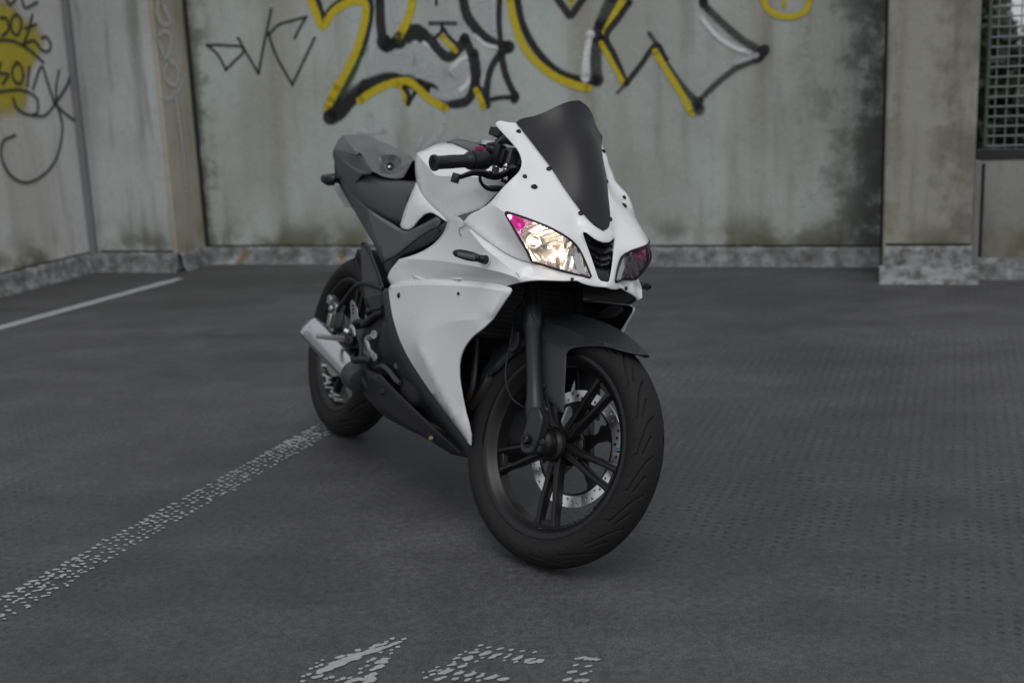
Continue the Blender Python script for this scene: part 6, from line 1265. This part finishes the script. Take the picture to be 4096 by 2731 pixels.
for q in ((0.5253,-0.162,0.4155), (0.5672,-0.168,0.3537)): r__ = MB(); r__.lathe(Vector(q), (.4, -.9, 0), [(-.004, .0125), (.005, .0125), (.005, .0078), (.002, .0075)], 20); hr.append(r__)
hb2 = MB(); hb2.tube([(0.4685,-0.163,0.3913), (0.4628,-0.163,0.3698), (0.4738,-0.163,0.3541), (0.5302,-0.165,0.3494)], [.007, .006, .006, .008], 8, flat=.6)
ah = b.build('alloy_hanger', M['alu'], bike, angle=50); hb2.build('hanger_brace', M['alu'], ah); [r__.build('hanger_eye', M['alu'], ah) for r__ in hr]
b = MB(); b.tube([(0.421,-0.17,0.3884), (0.4502,-0.172,0.3784), (0.4719,-0.175,0.3641), (0.5035,-0.185,0.3409)], [.006, .006, .006, .007], 8); b.tube([(0.5164,-0.205,0.3296), (0.5405,-0.195,0.3394), (0.57,-0.18,0.3421)], [.010, .011, .010], 10); b.tube([(0.4976,-0.215,0.341), (0.508,-0.21,0.3333), (0.517,-0.205,0.3282)], [.003, .009, .010], 8); b.build('brake_pedal', M['black'], bike)
b = MB(); b.prism([(0.2627,-0.15,0.481), (0.274,-0.15,0.4867), (0.299,-0.15,0.48), (0.3272,-0.15,0.4659), (0.3349,-0.15,0.4489), (0.356,-0.15,0.438), (0.323,-0.15,0.4157), (0.2987,-0.15,0.421), (0.269,-0.15,0.4615)], (0, .004, 0)); hg_ = b.build('heel_guard', M['alu'], bike, bevel=.001)
for gp3 in ((0.2892,-0.1515,0.4703), (0.296,-0.1515,0.4591), (0.3023,-0.1515,0.4488)):
    b = MB(); b.lathe(Vector(gp3), (0, -1, 0), [(-.001, .004), (.0008, .004), (.0008, 0)], 10); b.build('guard_hole', M['inner'], hg_)
b = MB(); b.tube([(0.4241,-0.15,0.4672), (0.454,-0.15,0.4805), (0.5213,-0.15,0.4972)], [.012, .009, .009], 10); b.tube([(0.3966,-0.15,0.4243), (0.4424,-0.15,0.4493), (0.4833,-0.15,0.4712), (0.5273,-0.15,0.4836)], [.010, .012, .010, .008], 10); b.lathe(Vector((0.4368,-0.152,0.4728)), (-.7, -.7, 0), [(0, .012), (.01, .012), (.01, 0)], 10); b.tube([(0.3276,-0.15,0.4235), (0.3768,-0.15,0.4332), (0.4113,-0.15,0.4266)], .008, 8); b.build('brake_cylinder', M['black'], bike)
b = MB(); b.prism([(0.3796,-0.14,0.4188), (0.5062,-0.14,0.4778), (0.5595,-0.14,0.39), (0.531,-0.14,0.3656), (0.6881,-0.14,0.3331), (0.5626,-0.14,0.2942), (0.4098,-0.14,0.294), (0.3556,-0.14,0.3545)], (0, .04, 0)); b.build('engine_cover', M['inner'], bike, bevel=.006)
b = MB(); b.tube([(0.5608,-0.155,0.3236), (0.6109,-0.16,0.3364), (0.6652,-0.16,0.3317), (0.7132,-0.158,0.3171), (0.7397,-0.155,0.3116)], [.006, .008, .008, .008, .006], 8); b.tube([(0.6343,-0.16,0.4084), (0.6433,-0.158,0.3933), (0.6641,-0.156,0.3832)], [.002, .006, .003], 8); b.lathe(Vector((0.7009,-0.15,0.3543)), (.5, -.8, .2), [(0, .012), (.01, .010), (.012, 0)], 14); b.build('side_bracket', M['grey'], bike)
# side stand on the far side reaching the ground
Bi = bike.matrix_world.inverted(); g0 = Vector((.50, .10, .30)); gw = bike.matrix_world @ Vector((.44, .27, 0)); foot = Bi @ Vector((gw.x, gw.y, .008))
b = MB(); b.tube([g0, foot], [.013, .009], 10); b.lathe(foot, (Bi.to_3x3() @ Vector((0, 0, 1))), [(-.006, .024), (0, .024), (.002, .01)], 16); b.build('side_stand', M['black'], bike)
# shock, chain, sprocket, mud tray
b = MB(); b.tube([(.30, 0, .45), (.38, 0, .66)], .03, 14)
for k in range(9): b.lathe((.31 + k * .008, 0, .47 + k * .02), (.36, 0, .93), [(0, .034), (.006, .036), (.012, .034)], 20)
b.build('shock_absorber', M['black'], bike)
b = MB(); b.lathe((0, .085, .307), (0, 1, 0), [(0, .105), (.006, .105), (.006, .05), (0, .05)], 48, close=True); b.tube([(0, .088, .407), (.50, .088, .395)], .006, 6); b.tube([(0, .088, .207), (.50, .088, .33)], .006, 6); b.build('chain', M['bolt'], bike)
